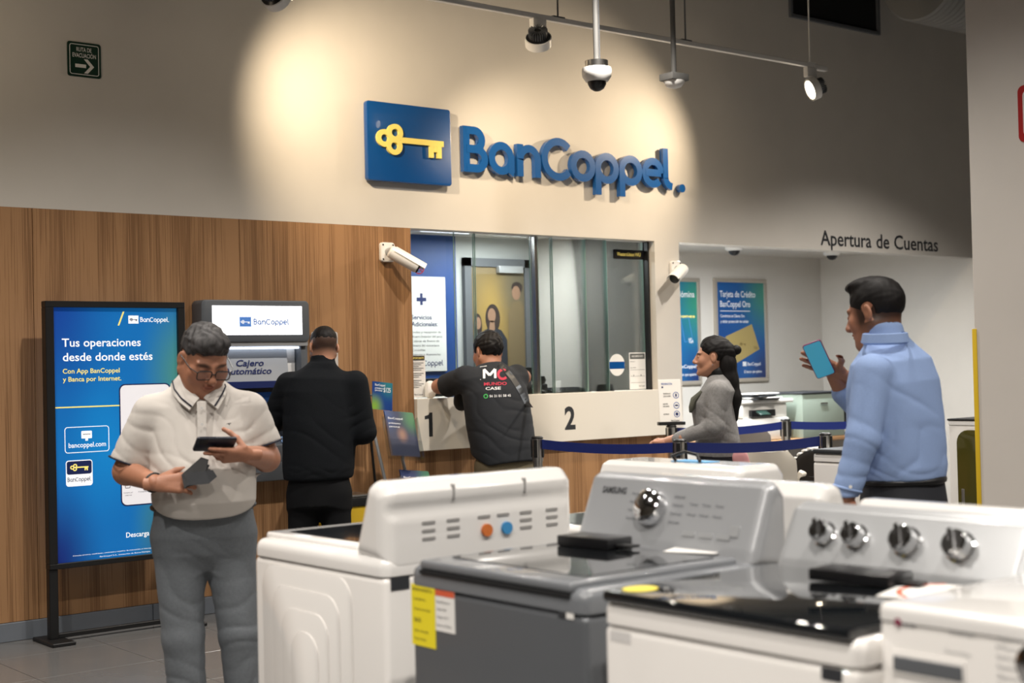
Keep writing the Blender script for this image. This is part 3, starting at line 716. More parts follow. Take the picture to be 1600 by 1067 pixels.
# chairs
def shell_chair(label, loc, rz, m, arm=True):
    t = thing('plastic_chair' if arm else 'office_chair', label, 'chair', loc, rz)
    seat = MB(); seat.box((-.24, -.22, .41), (.24, .24, .45), .018, 3); seat.build('seat', m, t)
    mb = MB(); n = 9; vs = []; fs = []
    for k in range(7):
        zz = .44 + k*.065; w = .235 - .006*k - (.05 if k == 6 else 0)
        for i in range(n):
            u = -1 + 2*i/(n - 1); vs.append((u*w, -.23 - .02*k + .05*u*u, zz))
    L0 = len(vs); vs += [(x, y - .016, z) for x, y, z in vs]
    for k in range(6):
        for i in range(n - 1):
            a = k*n + i; fs += [(a, a + 1, a + n + 1, a + n), (L0 + a, L0 + a + n, L0 + a + n + 1, L0 + a + 1)]
    for i in range(n - 1): fs += [(i, i + L0, i + 1 + L0, i + 1), (6*n + i, 6*n + i + 1, 6*n + i + 1 + L0, 6*n + i + L0)]
    for k in range(6): fs += [(k*n, k*n + n, k*n + n + L0, k*n + L0), (k*n + n - 1, k*n + n - 1 + L0, k*n + 2*n - 1 + L0, k*n + 2*n - 1)]
    mb.add(vs, fs); mb.build('backrest', m, t, 60)
    for sx in (-1, 1):
        if arm: MB().tube([(sx*.23, -.25, .66), (sx*.28, -.1, .655), (sx*.285, .1, .65), (sx*.27, .2, .60), (sx*.24, .21, .44)], .018, 10).build('armrest', m, t)
        for sy in (-1, 1): MB().cyl((sx*.20, sy*.19, .42), (sx*.25, sy*.25, 0), .024, .016, 10).build('leg', m, t)
    return t
shell_chair('white plastic armchair seen from behind, beyond the queue belt', (7.72, 6.74, 0), -.75, mat('chair_white', (222, 214, 200), .4))
shell_chair('grey chair behind the woman, next to the printer', (8.80, 7.80, 0), -1.0, mat('chair_grey', (128, 122, 116), .7), arm=False)
t = bpy.context.scene.objects.get('office_chair')
t.scale = (1, 1, 1.13)
# wheel with pale tread blocks
wh = thing('motorcycle_wheel', 'small black wheel with pale tread blocks behind the queue post', 'wheel', (8.50, 6.87, .53))
Mw = Matrix.Rotation(math.radians(90), 4, 'Y')
rim = [(.215 + .05*math.cos(a), .05*math.sin(a)) for a in [math.pi*2*i/14 for i in range(15)]]
MB().lathe([(.16, -.045), (.20, -.06), (.245, -.05), (.255, 0), (.245, .05), (.20, .06), (.16, .045)], 40, Mw).build('tyre', M_black, wh)
mb = MB()
for k in range(30): mb.box((.25, -.016, -.045), (.268, .016, .045), .004, 1, M=Mw @ Matrix.Rotation(2*math.pi*k/30, 4, 'Z'))
mb.build('tread_blocks', M_offwhite, wh)
MB().lathe([(.03, -.05), (.16, -.02), (.165, 0), (.16, .02), (.03, .05)], 30, Mw).build('hub', M_grey, wh)
ws = thing('wheel_stand', 'dark floor stand carrying the small wheel', 'stand', (8.50, 6.87, 0))
MB().box((-.12, -.2, 0), (.12, .2, .03), .005).build('base', M_black, ws); MB().box((-.09, -.03, .03), (-.07, .03, .58)).build('upright', M_black, ws); MB().box((.07, -.03, .03), (.09, .03, .58)).build('upright', M_black, ws)

# ---------------------------------------------------------------- queue posts and belts
M_belt = mat('belt_blue', (12, 34, 108), .6, bump=.15, bscale=400)
posts = {'a': (5.90, 7.04), 'b': (6.08, 5.94), 'c': (8.58, 7.24), 'd': (7.03, 5.62), 'e': (7.44, 7.35)}
plabel = {'a': 'steel queue post beside the leaning man', 'b': 'steel queue post in front of the woman', 'c': 'steel queue post before the printer',
          'd': 'steel queue post left of the man in blue', 'e': 'steel queue post carrying the prevention sign'}
for k, (x, y) in posts.items():
    t = thing('queue_post', plabel[k], 'queue post', (x, y, 0), group='queue posts')
    MB().lathe([(.001, 0), (.16, 0), (.16, .012), (.05, .03), (.03, .04)], 32).build('base', M_steel, t)
    MB().cyl((0, 0, .03), (0, 0, .84), .031, n=24).build('tube', M_steel, t)
    MB().cyl((0, 0, .84), (0, 0, .985), .036, n=24).build('head', M_steel, t)
    MB().lathe([(.001, .985), (.038, .985), (.038, .993), (.03, 1.0), (.001, 1.0)], 24).build('cap', M_black, t)
    mb = MB()
    for q in range(4): mb.box((.034, -.012, .865), (.042, .012, .98), .002, 1, M=Matrix.Rotation(q*math.pi/2 + .5, 4, 'Z'))
    mb.build('belt_slot', M_black, t)
def belt(p, q, label, sag=.02):
    a = Vector((*posts[p], .95)); b = Vector((*posts[q], .95)) if isinstance(q, str) else Vector((*q, .95))
    dirv = (b - a); L_ = dirv.length; dirv.normalize(); s = dirv.cross(Vector((0, 0, 1))); mb = MB(); n = 10; vs = []; fs = []
    a = a + dirv*.04
    for i in range(n + 1):
        u = i/n; c = a + dirv*(L_ - .08)*u - Vector((0, 0, sag*4*u*(1 - u)))
        for dz, ds in ((-.03, -.001), (.03, -.001), (.03, .001), (-.03, .001)): vs.append(c + Vector((0, 0, dz)) + s*ds)
    for i in range(n):
        for j in range(4): fs.append((i*4 + j, i*4 + (j + 1) % 4, i*4 + 4 + (j + 1) % 4, i*4 + 4 + j))
    fs += [(0, 1, 2, 3), (4*n + 3, 4*n + 2, 4*n + 1, 4*n)]
    o = mb.add(vs, fs).build('queue_belt', M_belt, None, None); tag(o, label, 'queue belt', 'blue queue belts')
belt('a', 'b', 'blue queue belt running below the counter number 2')
belt('b', 'd', 'blue queue belt crossing in front of the woman')
belt('e', 'c', 'blue queue belt behind the woman, towards the printer')
belt('c', (9.6, 6.9), 'blue queue belt running from the printer post to the right')
# sign on post e
sh = thing('sign_holder', 'white prevention sign on a black holder atop a queue post', 'sign', (7.44, 7.35, 1.0), rotz=-.55)
MB().box((-.10, -.03, .0), (.10, .03, .025), .004).build('holder_foot', M_black, sh)
Ms = Matrix.Rotation(-.12, 4, 'X')
MB().box((-.085, -.004, .02), (.085, .004, .335), .002, 1, M=Ms).build('sheet', M_paper, sh)
mps = Ms @ wallM(-.0045)
print_text(sh, M_blueink, [('PREVENCIÓN', -.06, .295, .08, .014)], mps)
print_text(sh, M_ink, [('TELÉFONOS', -.05, .225, .055, .010), ('CELULARES', -.05, .207, .055, .010), ('LENTES', -.055, .150, .035, .010), ('OSCUROS', -.055, .132, .045, .010), ('GORRAS', -.055, .075, .042, .010), ('BanCoppel', 0, .028, .06, .010)], mps)
mb = MB()
for zc in (.218, .143, .08): mb.ribbon(ellipse(.045, zc, .02, .022), .004, .0003, .001, True, mps)
mb.build('ban_rings', M_blueink, sh, None)
flat([ellipse(.045, .218, .006, .013, 10), ellipse(.045, .143, .013, .006, 10), ellipse(.045, .08, .011, .012, 10), [(-.06, .272), (-.048, .272), (-.048, .284), (-.06, .284)]], M_navy, sh, mps, 'pictograms')

# ---------------------------------------------------------------- things along the oak wall
# backlit poster stand
ps = thing('poster_stand', 'tall black floor stand with glowing blue advert on the oak wall side', 'display stand', (2.92, 7.66, 0))
M_pscr = blob_print('advert_blue', (4, 100, 170), [(0, 1, .55, (8, 60, 142)), (1.05, .72, .42, (64, 128, 116)), (0, 0, .42, (10, 32, 104)), (.85, .12, .3, (52, 120, 126)), (1, 0, .4, (16, 60, 130)), (.4, .45, .35, (4, 118, 186))], emit=.5)
MB().box((.045, .012, .42), (.79, .03, 1.838)).build('lit_panel', M_pscr, ps, None)
for a, b in (((0, -.01, .40), (.83, .05, .43)), ((0, -.01, 1.838), (.83, .05, 1.873)), ((0, -.01, .43), (.048, .05, 1.838)), ((.785, -.01, .43), (.83, .05, 1.838))):
    MB().box(a, b, .003, 1).build('frame_bar', M_black, ps)
for x in (0, .78):
    MB().box((x, 0, 0.02), (x + .05, .045, .40), .003, 1).build('post', M_black, ps)
    MB().box((x - .04, -.14, 0), (x + .09, .16, .02), .004, 1).build('foot', M_black, ps)
MB().box((.05, .01, .02), (.78, .04, .045), .003, 1).build('cross_bar', M_black, ps)
Mp = wallM(.012) @ Matrix.Translation((-2.92, 0, 0))
print_text(ps, M_wprint, [('Tus operaciones', 3.018, 1.621, .463, .045), ('desde donde estés', 3.022, 1.541, .530, .045), ('bancoppel.com', 3.046, 1.060, .216, .027), ('Descarga', 3.372, .535, .14, .028)], Mp)
print_text(ps, M_yprint, [('Con App BanCoppel', 3.02, 1.472, .331, .026), ('y Banca por Internet.', 3.02, 1.427, .340, .026)], Mp)
print_text(ps, M_wprint, [('Consulta términos, condiciones, comisiones y requisitos de contratación en bancoppel.com', 3.06, .459, .50, .007), ('BanCoppel S.A., Institución de Banca Múltiple', 3.215, .440, .30, .007)], Mp, bold=0)
mb = MB(); logo_word(mb, 3.480, 1.758, .178, .021, Mp, sw=.19); mb.build('logo_word', M_wprint, ps, None)
for q_ in ([(3.344, 1.738), (3.354, 1.738), (3.386, 1.817), (3.376, 1.817)], [(2.966, 1.281), (3.372, 1.281), (3.372, 1.288), (2.966, 1.288)]): flat([q_], M_yprint, ps, Mp, 'yellow_line')
flat([[(3.409, 1.749), (3.470, 1.749), (3.470, 1.795), (3.409, 1.795)]], M_wprint, ps, Mp, 'logo_box')
mb = MB(); key_shape(mb, 3.416, 1.772, .046, .0012, .0016, Mp); mb.build('key_print', M_navy, ps, None)
mb = MB(); mb.ribbon(rrect(3.026, 1.032, 3.280, 1.173, .016)[:-1], .004, .0006, .0012, True, Mp); mb.build('web_card_outline', M_wprint, ps, None)
flat([rrect(3.120, 1.108, 3.181, 1.150, .004), [(3.143, 1.095), (3.158, 1.095), (3.158, 1.108), (3.143, 1.108)]], M_wprint, ps, Mp, 'web_icon')
print_text(ps, M_navy, [('www', 3.128, 1.128, .046, .010)], Mp, z=.0016)
flat([rrect(3.028, .846, 3.181, .990, .016)], M_wprint, ps, Mp, 'app_icon')
flat([rrect(3.033, .912, 3.176, .985, .012)], M_navy, ps, Mp, 'app_icon_field', .0012)
mb = MB(); key_shape(mb, 3.052, .95, .105, .002, .0026, Mp); mb.build('key_print', M_yprint, ps, None)
mb = MB(); logo_word(mb, 3.036, .872, .138, .018, Mp, .0012, .0018, sw=.16); mb.build('logo_word', M_navy, ps, None)
flat([rrect(3.345, .712, 3.66, 1.405, .035)], M_navy, ps, Mp, 'phone_outline')
flat([rrect(3.352, .719, 3.653, 1.398, .03)], mat('phone_screen_print', (224, 222, 226), .5, emit=(224, 222, 226), estr=.45), ps, Mp, 'phone_screen', .0012)
print_text(ps, M_ink, [('Compras por', 3.362, .785, .055, .008), ('internet', 3.370, .770, .04, .008), ('Consulta', 3.45, .785, .05, .008)], Mp, z=.0022, bold=0)
MB().ribbon(rrect(3.372, .815, 3.400, .840, .003)[:-1], .003, .0018, .0022, True, Mp).build('phone_icon', M_ink, ps, None)

# cash machine set in the wall
am = thing('cash_machine', 'grey cash machine in the oak wall with lit white header', 'cash machine', (3.91, W, 0))
M_atm = mat('atm_grey', (84, 88, 93), .45); M_atmd = mat('atm_dark', (26, 29, 36), .4)
M_header = mat('lit_header', (250, 252, 255), .4, emit=(250, 252, 255), estr=1.6)
mb = MB().prism(rrect(0, 1.64, .745, 1.897, .03), 0, .13, 'y', bev=.008); mb.v = [(x, -y, z) for x, y, z in mb.v]; mb.build('header_box', M_atm, am)
MB().box((.07, -.134, 1.684), (.688, -.128, 1.862)).build('header_panel', M_header, am, None)
Ma = wallM(-.134) @ Matrix.Translation((-3.91, 0, 0))
M_sky = mat('logo_sky', (80, 130, 206), .5, emit=(80, 130, 206), estr=.3)
flat([[(4.160, 1.734), (4.240, 1.734), (4.240, 1.794), (4.160, 1.794)]], M_sky, am, Ma, 'logo_box')
mb = MB(); logo_word(mb, 4.256, 1.747, .252, .026, Ma, sw=.24, dot=False); mb.build('logo_word', mat('logo_sky2', (70, 112, 180), .5, emit=(70, 112, 180), estr=.15), am, None)
mb = MB(); key_shape(mb, 4.168, 1.763, .062, .0012, .0018, Ma); mb.build('key_print', M_wprint, am, None)
MB().prism(rrect(.01, 1.615, .735, 1.648, .006), -.12, 0, 'y').build('lip', M_lgrey, am)
# niche walls, sloped header sign, screen, keypad shelf
mb = MB().box((.0, -.10, .835), (.05, 0, 1.64), .006).box((.695, -.10, .835), (.745, 0, 1.64), .006).box((0, -.10, .78), (.745, 0, .90), .01)
mb.build('surround', M_atm, am)
MB().box((.05, -.014, .9), (.695, -.004, 1.615)).build('niche_back', M_atmd, am)
MB().box((.055, -.09, 1.598), (.69, -.02, 1.612), .002, 1).build('light_strip', mat('atm_led', (230, 240, 255), .4, emit=(230, 240, 255), estr=1.6), am)
mb = MB().prism([(-.075, 1.40), (-.05, 1.596), (-.03, 1.596), (-.03, 1.40)], .055, .62, 'x'); mb.build('name_board', mat('board_silver', (168, 172, 178), .4), am)
Mc = plane_M((0, -.0765, 1.40), (1, 0, 0), (0, .025, .196))
print_text(am, M_navy, [('Cajero', .26, .095, .19, .038), ('Automático', .165, .045, .335, .038)], Mc, shear=.25, bold=.02, z=.0015)
MB().box((.055, -.078, 1.356), (.69, -.03, 1.40), .002, 1).build('blue_strip', M_navy, am)
MB().box((.62, -.03, 1.40), (.69, -.02, 1.598)).build('side_panel', M_whitep, am)  # white colour stands in for light on the niche's inner side
MB().box((.14, -.03, 1.06), (.56, -.014, 1.33), .004).build('screen', mat('atm_screen', (20, 40, 70), .2, emit=(30, 60, 110), estr=.25), am)
mb = MB().prism([(-.10, .90), (-.10, 1.0), (-.03, 1.05), (-.014, 1.05), (-.014, .90)], .05, .695, 'x', bev=.004); mb.build('keypad_shelf', M_grey, am)
mb = MB()
for r in range(4):
    for c in range(4): mb.box((.2 + c*.04, -.095 + r*.016, 1.006 + r*.0115), (.23 + c*.04, -.083 + r*.016, 1.016 + r*.0115))
mb.build('keypad', M_lgrey, am, None)
MB().box((.56, -.105, 1.0), (.68, -.06, 1.05), .004).build('card_slot', mat('slot_glow', (120, 150, 190), .3, emit=(150, 180, 220), estr=.5), am)
# notice plate beside it
npl = thing('notice_plate', 'pale acrylic notice plate on the oak wall right of the cash machine', 'notice', (4.735, W, 1.36))
MB().prism(rrect(0, 0, .195, .345, .015), .012, .017, 'z', M=wallM(0)).build('plate', mat('plate_white', (206, 200, 196), .3), npl)
for a in (.015, .18):
    for b in (.015, .33): MB().cyl((a, -.0, b), (a, -.02, b), .005, n=10).build('standoff', M_steel, npl)
print_text(npl, M_paper, [('Aviso', .1, .25, .06, .014), ('al cliente', .1, .225, .07, .014), ('BanCoppel', .1, .1, .07, .012)], wallM(-.017), bold=0)
# brochure rack
br = thing('brochure_rack', 'slim silver leaning rack with clear pockets beside window 1', 'rack', (5.03, 7.45, 0))
top = Vector((.0, .28, 1.31)); lowp = Vector((.20, .02, .0))
MB().tube([(0, .27, 1.30), (.14, -.02, 0.0)], .011, 8).build('rail', M_lgrey, br); MB().tube([(.17, .27, 1.30), (.31, -.02, .0)], .011, 8).build('rail', M_lgrey, br)
MB().tube([(.085, .37, 1.2), (.22, .40, 0)], .009, 8).build('rear_strut', M_black, br); MB().tube([(0, .27, 1.29), (.17, .27, 1.29)], .007).build('cross_rod', M_lgrey, br); MB().tube([(.1, .06, .35), (.27, .06, .35)], .007).build('cross_rod', M_lgrey, br)
M_bro = [blob_print('brochure_a', (16, 60, 130), [(.8, .9, .7, (40, 120, 130)), (.1, .1, .6, (130, 170, 60))]), blob_print('brochure_b', (30, 36, 70), [(.9, .9, .5, (60, 120, 70)), (.5, .5, .25, (150, 110, 90)), (0, .9, .5, (24, 60, 120))]), blob_print('brochure_c', (24, 44, 96), [(1, .9, .6, (50, 120, 80)), (.5, .3, .35, (60, 70, 120))])]
for i, (x, y, zz, tilt, w, h) in enumerate(((.0, .205, 1.20, -.12, .155, .18), (.04, .055, .90, -.42, .22, .30), (.09, -.035, .52, -.42, .22, .30))):
    Mt = Matrix.Translation((x, y, zz)) @ Matrix.Rotation(tilt, 4, 'X') @ Matrix.Rotation(.12, 4, 'Y')
    if i > 0:
        MB().box((-.01, -.045, -.012), (w + .01, .012, -.004), M=Mt).box((-.01, -.045, -.004), (-.006, .012, h*.9), M=Mt).box((w + .006, -.045, -.004), (w + .01, .012, h*.9), M=Mt).box((-.01, -.047, -.004), (w + .01, -.044, h*.35), M=Mt).box((-.01, .009, -.004), (w + .01, .012, h*.95), M=Mt).build('clear_pocket', M_acry, br, None)
    for j in range(1 if i == 0 else 3):
        o = tag(MB().box((.0, -.004, 0), (w, -.001, h)).build('brochure', M_bro[i], None, None),
            (['blue card standing on top of the brochure rack', 'dark brochure with portrait in the upper rack pocket', 'blue brochure in the lower rack pocket'][i] if j == 0 else ['', '%s sheet behind the dark brochure in the upper pocket', '%s sheet behind the blue brochure in the lower pocket'][i] % ('', 'middle', 'rearmost')[j]), 'brochure', 'brochures in the rack')
        o.matrix_world = Matrix.Translation((5.03, 7.45, 0)) @ Mt @ Matrix.Translation((0, .0035*j - .012, .008*j + .002))
        if j == 0:
            mw = wallM(-.004)
            print_text(o, M_wp, [('BanCoppel', .02, h*.85, w*.5, .014), ('préstamo', .02, h*.74, w*.4, .012), ('personal', .02, h*.66, w*.35, .012)] + ([('$125', w*.55, h*.65, w*.35, .03)] if i == 0 else []), mw, bold=.01)
# yellow bin
bn = thing('waste_bin', 'yellow bin with black and steel top by the oak wall', 'bin', (4.86, 7.70, 0))
MB().box((-.13, -.13, .0), (.13, .13, .60), .01).build('body', mat('bin_yellow', (214, 176, 36), .4), bn)
MB().box((-.14, -.14, .60), (.14, .14, .655), .006).build('rim', M_black, bn)
MB().box((-.12, -.12, .655), (.12, .12, .672), .006).build('lid', M_steel, bn)

# ---------------------------------------------------------------- figures: implicit surfaces meshed as one skin
V3 = lambda *a: np.array(a, dtype=np.float32)
def unit(v):
    v = np.asarray(v, dtype=np.float32); return v/np.linalg.norm(v)
class Field:
    def __init__(s, lo, hi, h):
        s.lo = np.array(lo, np.float32); s.h = h
        s.n = np.maximum(np.ceil((np.array(hi) - np.array(lo))/h).astype(int) + 1, 4)
        s.ax = [s.lo[i] + h*np.arange(s.n[i], dtype=np.float32) for i in range(3)]
        s.D = np.full(tuple(s.n), .15, np.float32)
    def sl(s, lo, hi, pad):
        r = []
        for i in range(3):
            a = int(max(0, math.floor((lo[i] - pad - s.lo[i])/s.h))); b = int(min(s.n[i], math.ceil((hi[i] + pad - s.lo[i])/s.h) + 1))
            if b <= a: return None
            r.append(slice(a, b))
        return tuple(r)
    def pts(s, sl):
        return np.stack(np.meshgrid(s.ax[0][sl[0]], s.ax[1][sl[1]], s.ax[2][sl[2]], indexing='ij'), -1)
    def put(s, sl, d, k, op):
        A = s.D[sl]
        if op == 'cut': d = -d
        if k <= 0:
            r = np.minimum(A, d) if op == 'add' else np.maximum(A, d)
        elif op == 'add':
            t = np.clip(.5 + .5*(A - d)/k, 0, 1); r = A*(1 - t) + d*t - k*t*(1 - t)
        else:
            t = np.clip(.5 - .5*(A - d)/k, 0, 1); r = A*(1 - t) + d*t + k*t*(1 - t)
        s.D[sl] = r
    def limb(s, a, b, ra, rb, k=.02, op='add', flat=None):
        a = V3(*a); b = V3(*b); R = max(ra, rb)*(1.6 if flat else 1)
        sl = s.sl(np.minimum(a, b) - R, np.maximum(a, b) + R, k + 3*s.h)
        if sl is None: return s
        p = s.pts(sl) - a; ab = b - a; L2 = float(ab @ ab) + 1e-9
        if flat:
            n = unit(flat[0]); f = 1/flat[1] - 1
            p = p + (p @ n)[..., None]*n*f; ab = ab + n*float(ab @ n)*f; L2 = float(ab @ ab) + 1e-9
        t = np.clip((p @ ab)/L2, 0, 1)
        d = np.sqrt(((p - t[..., None]*ab)**2).sum(-1)) - (ra + (rb - ra)*t)
        s.put(sl, d, k, op); return s
    def ell(s, c, r, k=.02, op='add', R=None):
        c = V3(*c); r = V3(*r); m = float(r.max())
        sl = s.sl(c - m, c + m, k + 3*s.h)
        if sl is None: return s
        q = s.pts(sl) - c
        if R is not None: q = q @ np.asarray(R, np.float32)
        k0 = np.sqrt(((q/r)**2).sum(-1)) + 1e-6; k1 = np.sqrt(((q/(r*r))**2).sum(-1)) + 1e-6
        s.put(sl, k0*(k0 - 1)/k1, k, op); return s
    def torso(s, A, B, S, slices, k=.03, t0=0., t1=1., pw=2.3):
        """loft along A-B; S = the body's right; slices (t, half width, front, back, forward shift)"""
        A = V3(*A); B = V3(*B); ax = B - A; L = float(np.linalg.norm(ax)); ax = ax/L
        S = unit(S); Fv = unit(np.cross(ax, S)); S = np.cross(Fv, ax)
        m = max(max(q[1:4]) for q in slices) + .08
        sl = s.sl(np.minimum(A, B) - m, np.maximum(A, B) + m, k + .02)
        p = s.pts(sl) - A; t = (p @ ax)/L; x = p @ S; y = p @ Fv
        ts = [q[0] for q in slices]; I = lambda j: np.interp(t, ts, [q[j] for q in slices]).astype(np.float32)
        w = I(1); yy = y - I(4); dep = np.where(yy > 0, I(2), I(3))
        d = ((np.abs(x/w)**pw + np.abs(yy/dep)**pw)**(1/pw) - 1)*np.minimum(w, dep)
        d = np.maximum(d, np.maximum((t0 - t)*L, (t - t1)*L))
        s.put(sl, d.astype(np.float32), k, 'add'); return s
    def cut(s, o, n, k=0.0):
        n = unit(n); sl = tuple(slice(0, q) for q in s.n)
        s.put(sl, ((s.pts(sl) - V3(*o)) @ n).astype(np.float32), k, 'max'); return s
    def fold(s, items):
        sl = tuple(slice(0, q) for q in s.n); band = np.abs(s.D) < .05
        P = s.pts(sl)[band]; acc = np.zeros(len(P), np.float32)
        for amp, c, rad, dr, fr, wd, wf in items:
            g = np.exp(-(((P - V3(*c))/V3(*rad))**2).sum(-1))
            ph = .5*fr*(P @ unit(dr)) + 1.3*np.sin(wf*(P @ unit(wd))) + .7*np.sin(31*(P @ unit((.3, .5, .8))) + 1)
            acc += .85*amp*g*((1 - np.abs(np.sin(ph)))**2 - .25)
        s.D[band] += acc; return s
    def mesh(s):
        D = s.D; sg = D < 0; nx, ny, nz = D.shape
        C = [(0, 0, 0), (1, 0, 0), (0, 1, 0), (1, 1, 0), (0, 0, 1), (1, 0, 1), (0, 1, 1), (1, 1, 1)]
        cnt = sum(sg[a:nx - 1 + a, b:ny - 1 + b, c:nz - 1 + c].astype(np.int8) for a, b, c in C)
        mk = (cnt > 0) & (cnt < 8); I, J, K = np.nonzero(mk)
        idx = np.full(mk.shape, -1, np.int64); idx[mk] = np.arange(len(I))
        val = [D[I + a, J + b, K + c] for a, b, c in C]; pos = np.zeros((len(I), 3), np.float64); n = np.zeros(len(I))
        for i in range(8):
            for j in range(i + 1, 8):
                if sum(abs(C[i][q] - C[j][q]) for q in range(3)) != 1: continue
                x = (val[i] < 0) != (val[j] < 0); t = np.where(x, val[i]/np.where(x, val[i] - val[j], 1), 0)
                for q in range(3): pos[:, q] += np.where(x, C[i][q] + (C[j][q] - C[i][q])*t, 0)
                n += x
        V = (np.stack([I, J, K], -1) + pos/n[:, None])*s.h + s.lo
        F = []
        for axn in range(3):
            o1, o2 = [(1, 2), (2, 0), (0, 1)][axn]
            a = [slice(None)]*3; b = [slice(None)]*3
            a[axn] = slice(0, -1); b[axn] = slice(1, None)
            s0 = sg[tuple(a)]; s1 = sg[tuple(b)]; E = np.argwhere(s0 != s1)
            ok = (E[:, o1] > 0) & (E[:, o2] > 0) & (E[:, o1] < D.shape[o1] - 1) & (E[:, o2] < D.shape[o2] - 1); E = E[ok]
            def cell(d1, d2):
                q = E.copy(); q[:, o1] -= d1; q[:, o2] -= d2; return idx[q[:, 0], q[:, 1], q[:, 2]]
            Q = np.stack([cell(1, 1), cell(0, 1), cell(0, 0), cell(1, 0)], -1)
            fl_ = ~s0[tuple(E.T)]; Q[fl_] = Q[fl_][:, ::-1]; F.append(Q)
        F = np.concatenate(F); F = F[(F >= 0).all(1)]
        return V, F

def np_mesh(parts, name, tints=None):
    vs = np.concatenate([p[0] for p in parts]); off = np.cumsum([0] + [len(p[0]) for p in parts[:-1]])
    fs = np.concatenate([p[1] + o for p, o in zip(parts, off)])
    me = bpy.data.meshes.new(name); me.vertices.add(len(vs)); me.vertices.foreach_set('co', vs.astype(np.float32).ravel())
    me.loops.add(len(fs)*4); me.loops.foreach_set('vertex_index', fs.astype(np.int32).ravel())
    me.polygons.add(len(fs)); me.polygons.foreach_set('loop_start', np.arange(0, len(fs)*4, 4, dtype=np.int32))
    me.update(calc_edges=True); me.validate()
    if tints is not None:
        ca = me.color_attributes.new('tint', 'FLOAT_COLOR', 'POINT')
        c = np.ones((len(vs), 4), np.float32); c[:, :3] = np.concatenate(tints); ca.data.foreach_set('color', c.ravel())
    return me
def xf(mesh_, M):
    V, F = mesh_; A = np.array(M)[:3, :3]; return V @ A.T + np.array(M)[:3, 3], F

def head_matrix(c, face, pitch=0.0, roll=0.0):
    """head frame: x to the person's right, y out of the face, z up"""
    f = Vector((face[0], face[1], 0)).normalized(); r = Vector((f.y, -f.x, 0)); u = Vector((0, 0, 1))
    M = Matrix(((r.x, f.x, u.x, c[0]), (r.y, f.y, u.y, c[1]), (r.z, f.z, u.z, c[2]), (0, 0, 0, 1)))
    return M @ Matrix.Rotation(pitch, 4, 'X') @ Matrix.Rotation(roll, 4, 'Y')

def make_head(M, neck_to, fat=0.0, scale=1.0, neck_r=.058, female=False, stubble=0.0, fade=None):
    nl = M.inverted() @ Vector(neck_to); nl = (nl.x/scale, nl.y/scale, nl.z/scale)
    lo = np.minimum((-.12, -.14, -.14), np.array(nl) - .09); hi = np.maximum((.12, .15, .14), np.array(nl) + .09)
    g = Field(lo, hi, .0034)
    g.ell((0, -.014, .034), (.077, .098, .086), 0)
    g.ell((0, .030, -.030), (.064 + fat*.008, .066, .086), .03)
    g.ell((0, .040, -.082), (.046 + fat*.012, .044, .030), .03)
    for sx in (-1, 1):
        g.limb((sx*(.056 + fat*.006), -.008, -.045), (sx*(.026 + fat*.008), .062, -.096), .020 + fat*.006, .016, .025)
        g.ell((sx*.040, .062, -.026), (.026 + fat*.006, .022, .028 + fat*.006), .02)
        g.ell((sx*.033, .100, .004), (.017, .012, .011), .012, 'cut')
        g.ell((sx*.033, .0805, .001), (.0150, .0125, .0095), .004)
        g.limb((sx*.014, .090, .022), (sx*.048, .077, .024), .0075, .0065, .014)
        g.ell((sx*.0125, .102, -.036), (.0095, .010, .0075), .006)
        R = np.array(Matrix.Rotation(sx*.35, 3, 'Z') @ Matrix.Rotation(-.15, 3, 'X'))
        g.ell((sx*.081, -.010, -.004), (.008, .019, .030), .006, R=R)
        g.ell((sx*.090, -.004, .002), (.006, .011, .018), .005, 'cut', R=R)
    g.limb((0, .093, .016), (0, .112, -.026), .0075, .0115, .014)
    g.ell((0, .1135, -.031), (.0125, .0115, .0105), .010)
    g.ell((0, .083, -.100), (.021, .016, .016), .015)
    g.ell((0, .0945, -.0585), (.023, .0085, .0055), .005); g.ell((0, .0925, -.0695), (.020, .0085, .0065), .005)
    g.limb((-.024, .0985, -.0640), (.024, .0985, -.0640), .0022, .0022, .003, 'cut')
    if fat > 0: g.ell((0, .030, -.112), (.052, .048, .026), .03)
    g.limb((0, -.020, -.050), nl, neck_r - .004, neck_r, .03)
    V, F = g.mesh(); x, y, z = V[:, 0], V[:, 1], V[:, 2]
    T = np.ones((len(V), 3), np.float32)
    lip = np.exp(-((x/.022)**4 + ((z + .064)/.010)**4))*(y > .075); T *= 1 - lip[:, None]*np.array([.18, .38, .34])
    br = np.exp(-(((np.abs(x) - .033)/.021)**4 + ((z - .0225 + .12*np.abs(np.abs(x) - .03))/.0075)**4))*(y > .05); T *= 1 - .8*br[:, None]
    eye = np.exp(-(((np.abs(x) - .033)/.0125)**4 + ((z - .001)/.0042)**4))*(y > .08); T *= 1 - .55*eye[:, None]
    ck = np.exp(-(((np.abs(x) - .042)/.025)**2 + ((z + .03)/.025)**2))*(y > .03); T *= 1 - ck[:, None]*np.array([0, .07, .07])
    if stubble: 
        sb = ((z < -.045) & (y > -.01))*stubble; T *= 1 - sb[:, None]
    if fade is not None:
        f_ = np.clip((z - fade[0])/(fade[1] - fade[0]), 0, 1)*np.clip((-(y - .062))/.03, 0, 1)*(np.abs(x) < .0835 - .0)
        ear = (np.abs(x) > .074) & (np.abs(y + .008) < .03) & (np.abs(z) < .036)
        T *= 1 - (.88*f_*(~ear))[:, None]
    V = V*scale
    return xf((V, F), M), T

